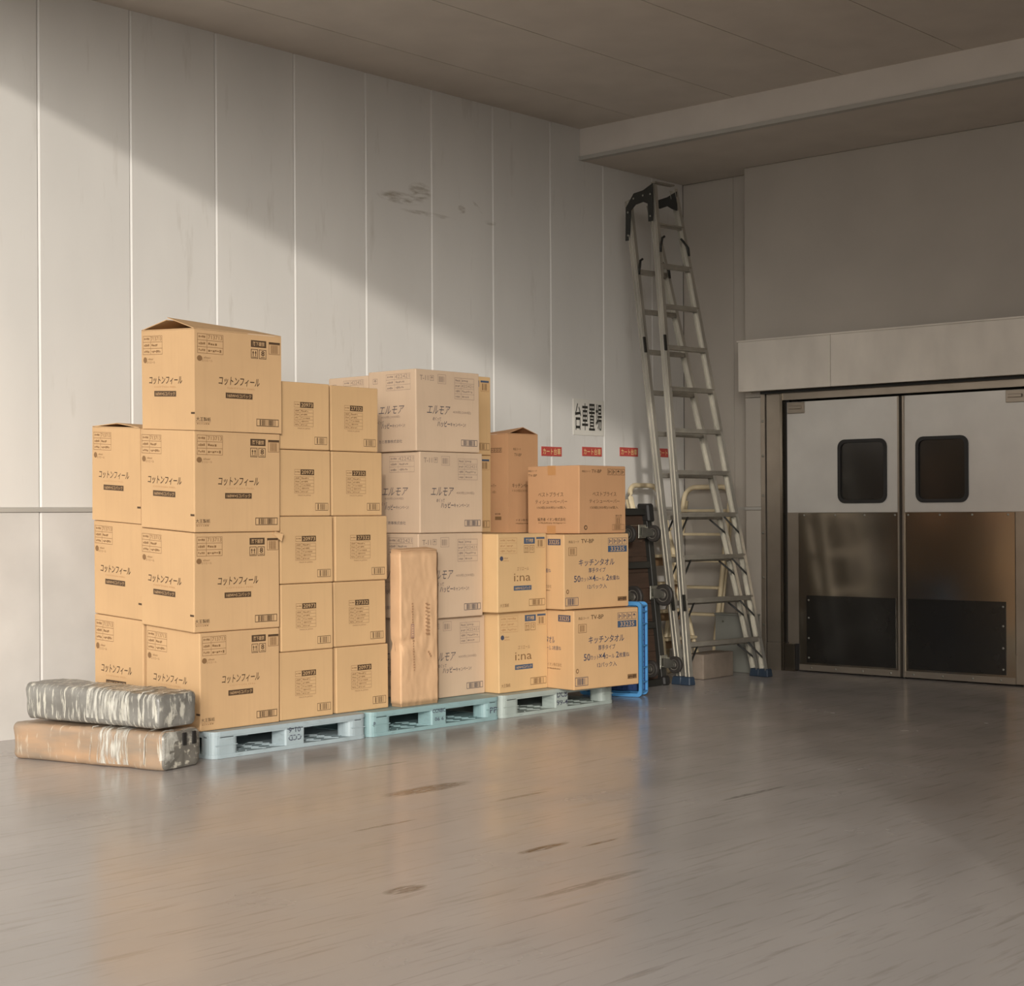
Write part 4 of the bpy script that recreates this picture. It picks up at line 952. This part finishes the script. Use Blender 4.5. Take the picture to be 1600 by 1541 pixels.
def cream_steps(label, A, B, At, Bt, nz, tz, riser=True):
    """A,B feet; At,Bt upper ends (below the rounded top); nz depth dir; tz tread heights"""
    A, B, At, Bt = map(Vector, (A, B, At, Bt)); o = (A + B) / 2; o.z = 0
    r = empty('folding_steps', o); tag(r, label, 'step stool', 'cream folding steps')
    s = (Bt - At).normalized(); ax = (At - A).normalized(); rad = .10
    h = At.z
    def at(p, q, z): return p + (q - p) * (z / h)
    path = [A - s * .03 + Vector(nz) * -.03, at(A, At, .10) - s * .004, at(A, At, .22)] + [at(A, At, h * k) for k in (.3, .5, .7)]
    c1 = At - ax * rad + s * rad; c2 = Bt - (Bt - B).normalized() * rad - s * rad
    for k in range(0, 7):
        a = math.radians(90 * k / 6); path.append(c1 - s * (rad * math.cos(a)) + ax * (rad * math.sin(a)))
    for k in range(0, 7):
        a = math.radians(90 * k / 6); path.append(c2 + s * (rad * math.sin(a)) + ax * (rad * math.cos(a)))
    path += [at(B, Bt, h * k) for k in (.7, .5, .3)] + [at(B, Bt, .22), at(B, Bt, .10) + s * .004, B + s * .03 + Vector(nz) * -.03]
    m = MB(); m.tube([p - o for p in path], .021, 8); m.build('tube_frame', 'cream', r)
    for z in tz:
        a = at(A, At, z) + s * .005; b = at(B, Bt, z) - s * .005
        m = MB(); m.beam(a - o, b - o, .10, .022, nz, 0, .003); m.build('tread', 'cream', r)
        if not riser: continue
        m = MB(); m.beam(a - o + Vector((0, 0, -.045)) + Vector(nz) * .03, b - o + Vector((0, 0, -.045)) + Vector(nz) * .03, .012, .07, nz); m.build('riser', 'cream2', r)
    # rear legs folded flat against the frame
    for p, q in ((A, At), (B, Bt)):
        m = MB(); m.tube([p + Vector(nz) * .06 - o + Vector((0, 0, .02)), at(p, q, h * .92) + Vector(nz) * .045 - o], .013, 7); m.build('rear_leg', 'cream', r)
    return r

def build_corner():
    cream_steps('cream folding steps leaning on the panelled wall behind the dolly', (10.53, 7.80, .02), (10.94, 7.80, .02), (10.62, 8.27, 1.49), (11.02, 8.27, 1.49), (0, 1, 0), (.25, .47, .69, .91, 1.13))
    cream_steps('cream folding steps leaning in the corner behind the stepladder treads', (11.06, 8.26, .02), (11.06, 7.76, .02), (11.49, 8.33, 1.48), (11.49, 7.86, 1.48), (1, 0, 0), (.42, .64, .86, 1.08, 1.28), False)
    m = MB(); m.box((-.21, -.085, 0.001), (.21, .085, .19), 0, .008, 2); o = m.build('concrete_block', 'conc', None, (10.545, 7.43, 0), math.radians(2)); tag(o, 'rough concrete block on the floor behind the stepladder', 'block')
    g = empty('metal_panel_case', (11.02, 7.50, 0)); tag(g, 'flat grey metal case standing upright behind the right ladder foot', 'case')
    m = MB(); m.box((-.045, -.19, .001), (.045, .175, .45), 0, .004); m.build('case_body', 'greybox', g)
    m = MB(); m.box((-.05, -.195, .45), (.05, .18, .465), 0, .003); m.build('lid', 'greybox', g)
    for y in (-.12, .1):
        m = MB(); m.lathe((-.045, y, .40), (-1, 0, 0), [(0, .009), (.004, .008)], 8); m.build('rivet', 'zinc', g)

def build_signs():
    r = empty('wall_notice', (10.305, 8.418, 2.03)); tag(r, 'white paper notice with large black characters on the wall', 'sign')
    m = MB(); m.box((-.193, -.0025, -.143), (.193, .0015, .143)); m.build('paper', 'paper', r)
    p = Print()
    for k, ch in enumerate('台車置場'): p.text(ch, .05 + k * .225, .11, .245 + k * .225, .86, 'black', .010)
    p.emit(lambda u, v, off: Vector((-.193 + .386 * u, -.0026 - off, .143 - .286 * v)), 'lettering', r)
    lb = ['red sticker with yellow characters nearest the tall open carton', 'red sticker with yellow characters below the white notice', 'red sticker with yellow characters left of the stepladder', 'red sticker with yellow characters partly behind the stepladder rails']
    for k, (x0, x1, z0, z1) in enumerate(((9.727, 9.967, 1.712, 1.785), (10.222, 10.468, 1.722, 1.795), (10.704, 10.944, 1.732, 1.804), (11.215, 11.455, 1.736, 1.808))):
        r = empty('wall_sticker', ((x0 + x1) / 2, 8.418, z0)); tag(r, lb[k], 'sticker', 'red stickers on the wall')
        w = (x1 - x0) / 2
        m = MB(); m.box((-w, -.0025, 0), (w, .0015, z1 - z0)); m.build('backing', 'red', r)
        p = Print().text('カート台車', .06, .15, .94, .85, 'yellow', .008)
        p.emit(lambda u, v, off: Vector((-w + 2 * w * u, -.0026 - off, (z1 - z0) * (1 - v))), 'lettering', r)

build_setting(); build_doors(); build_pallets(); build_cartons(); build_parcel(); build_bundles(); build_crate(); build_ladder(); build_dolly(); build_corner(); build_signs()
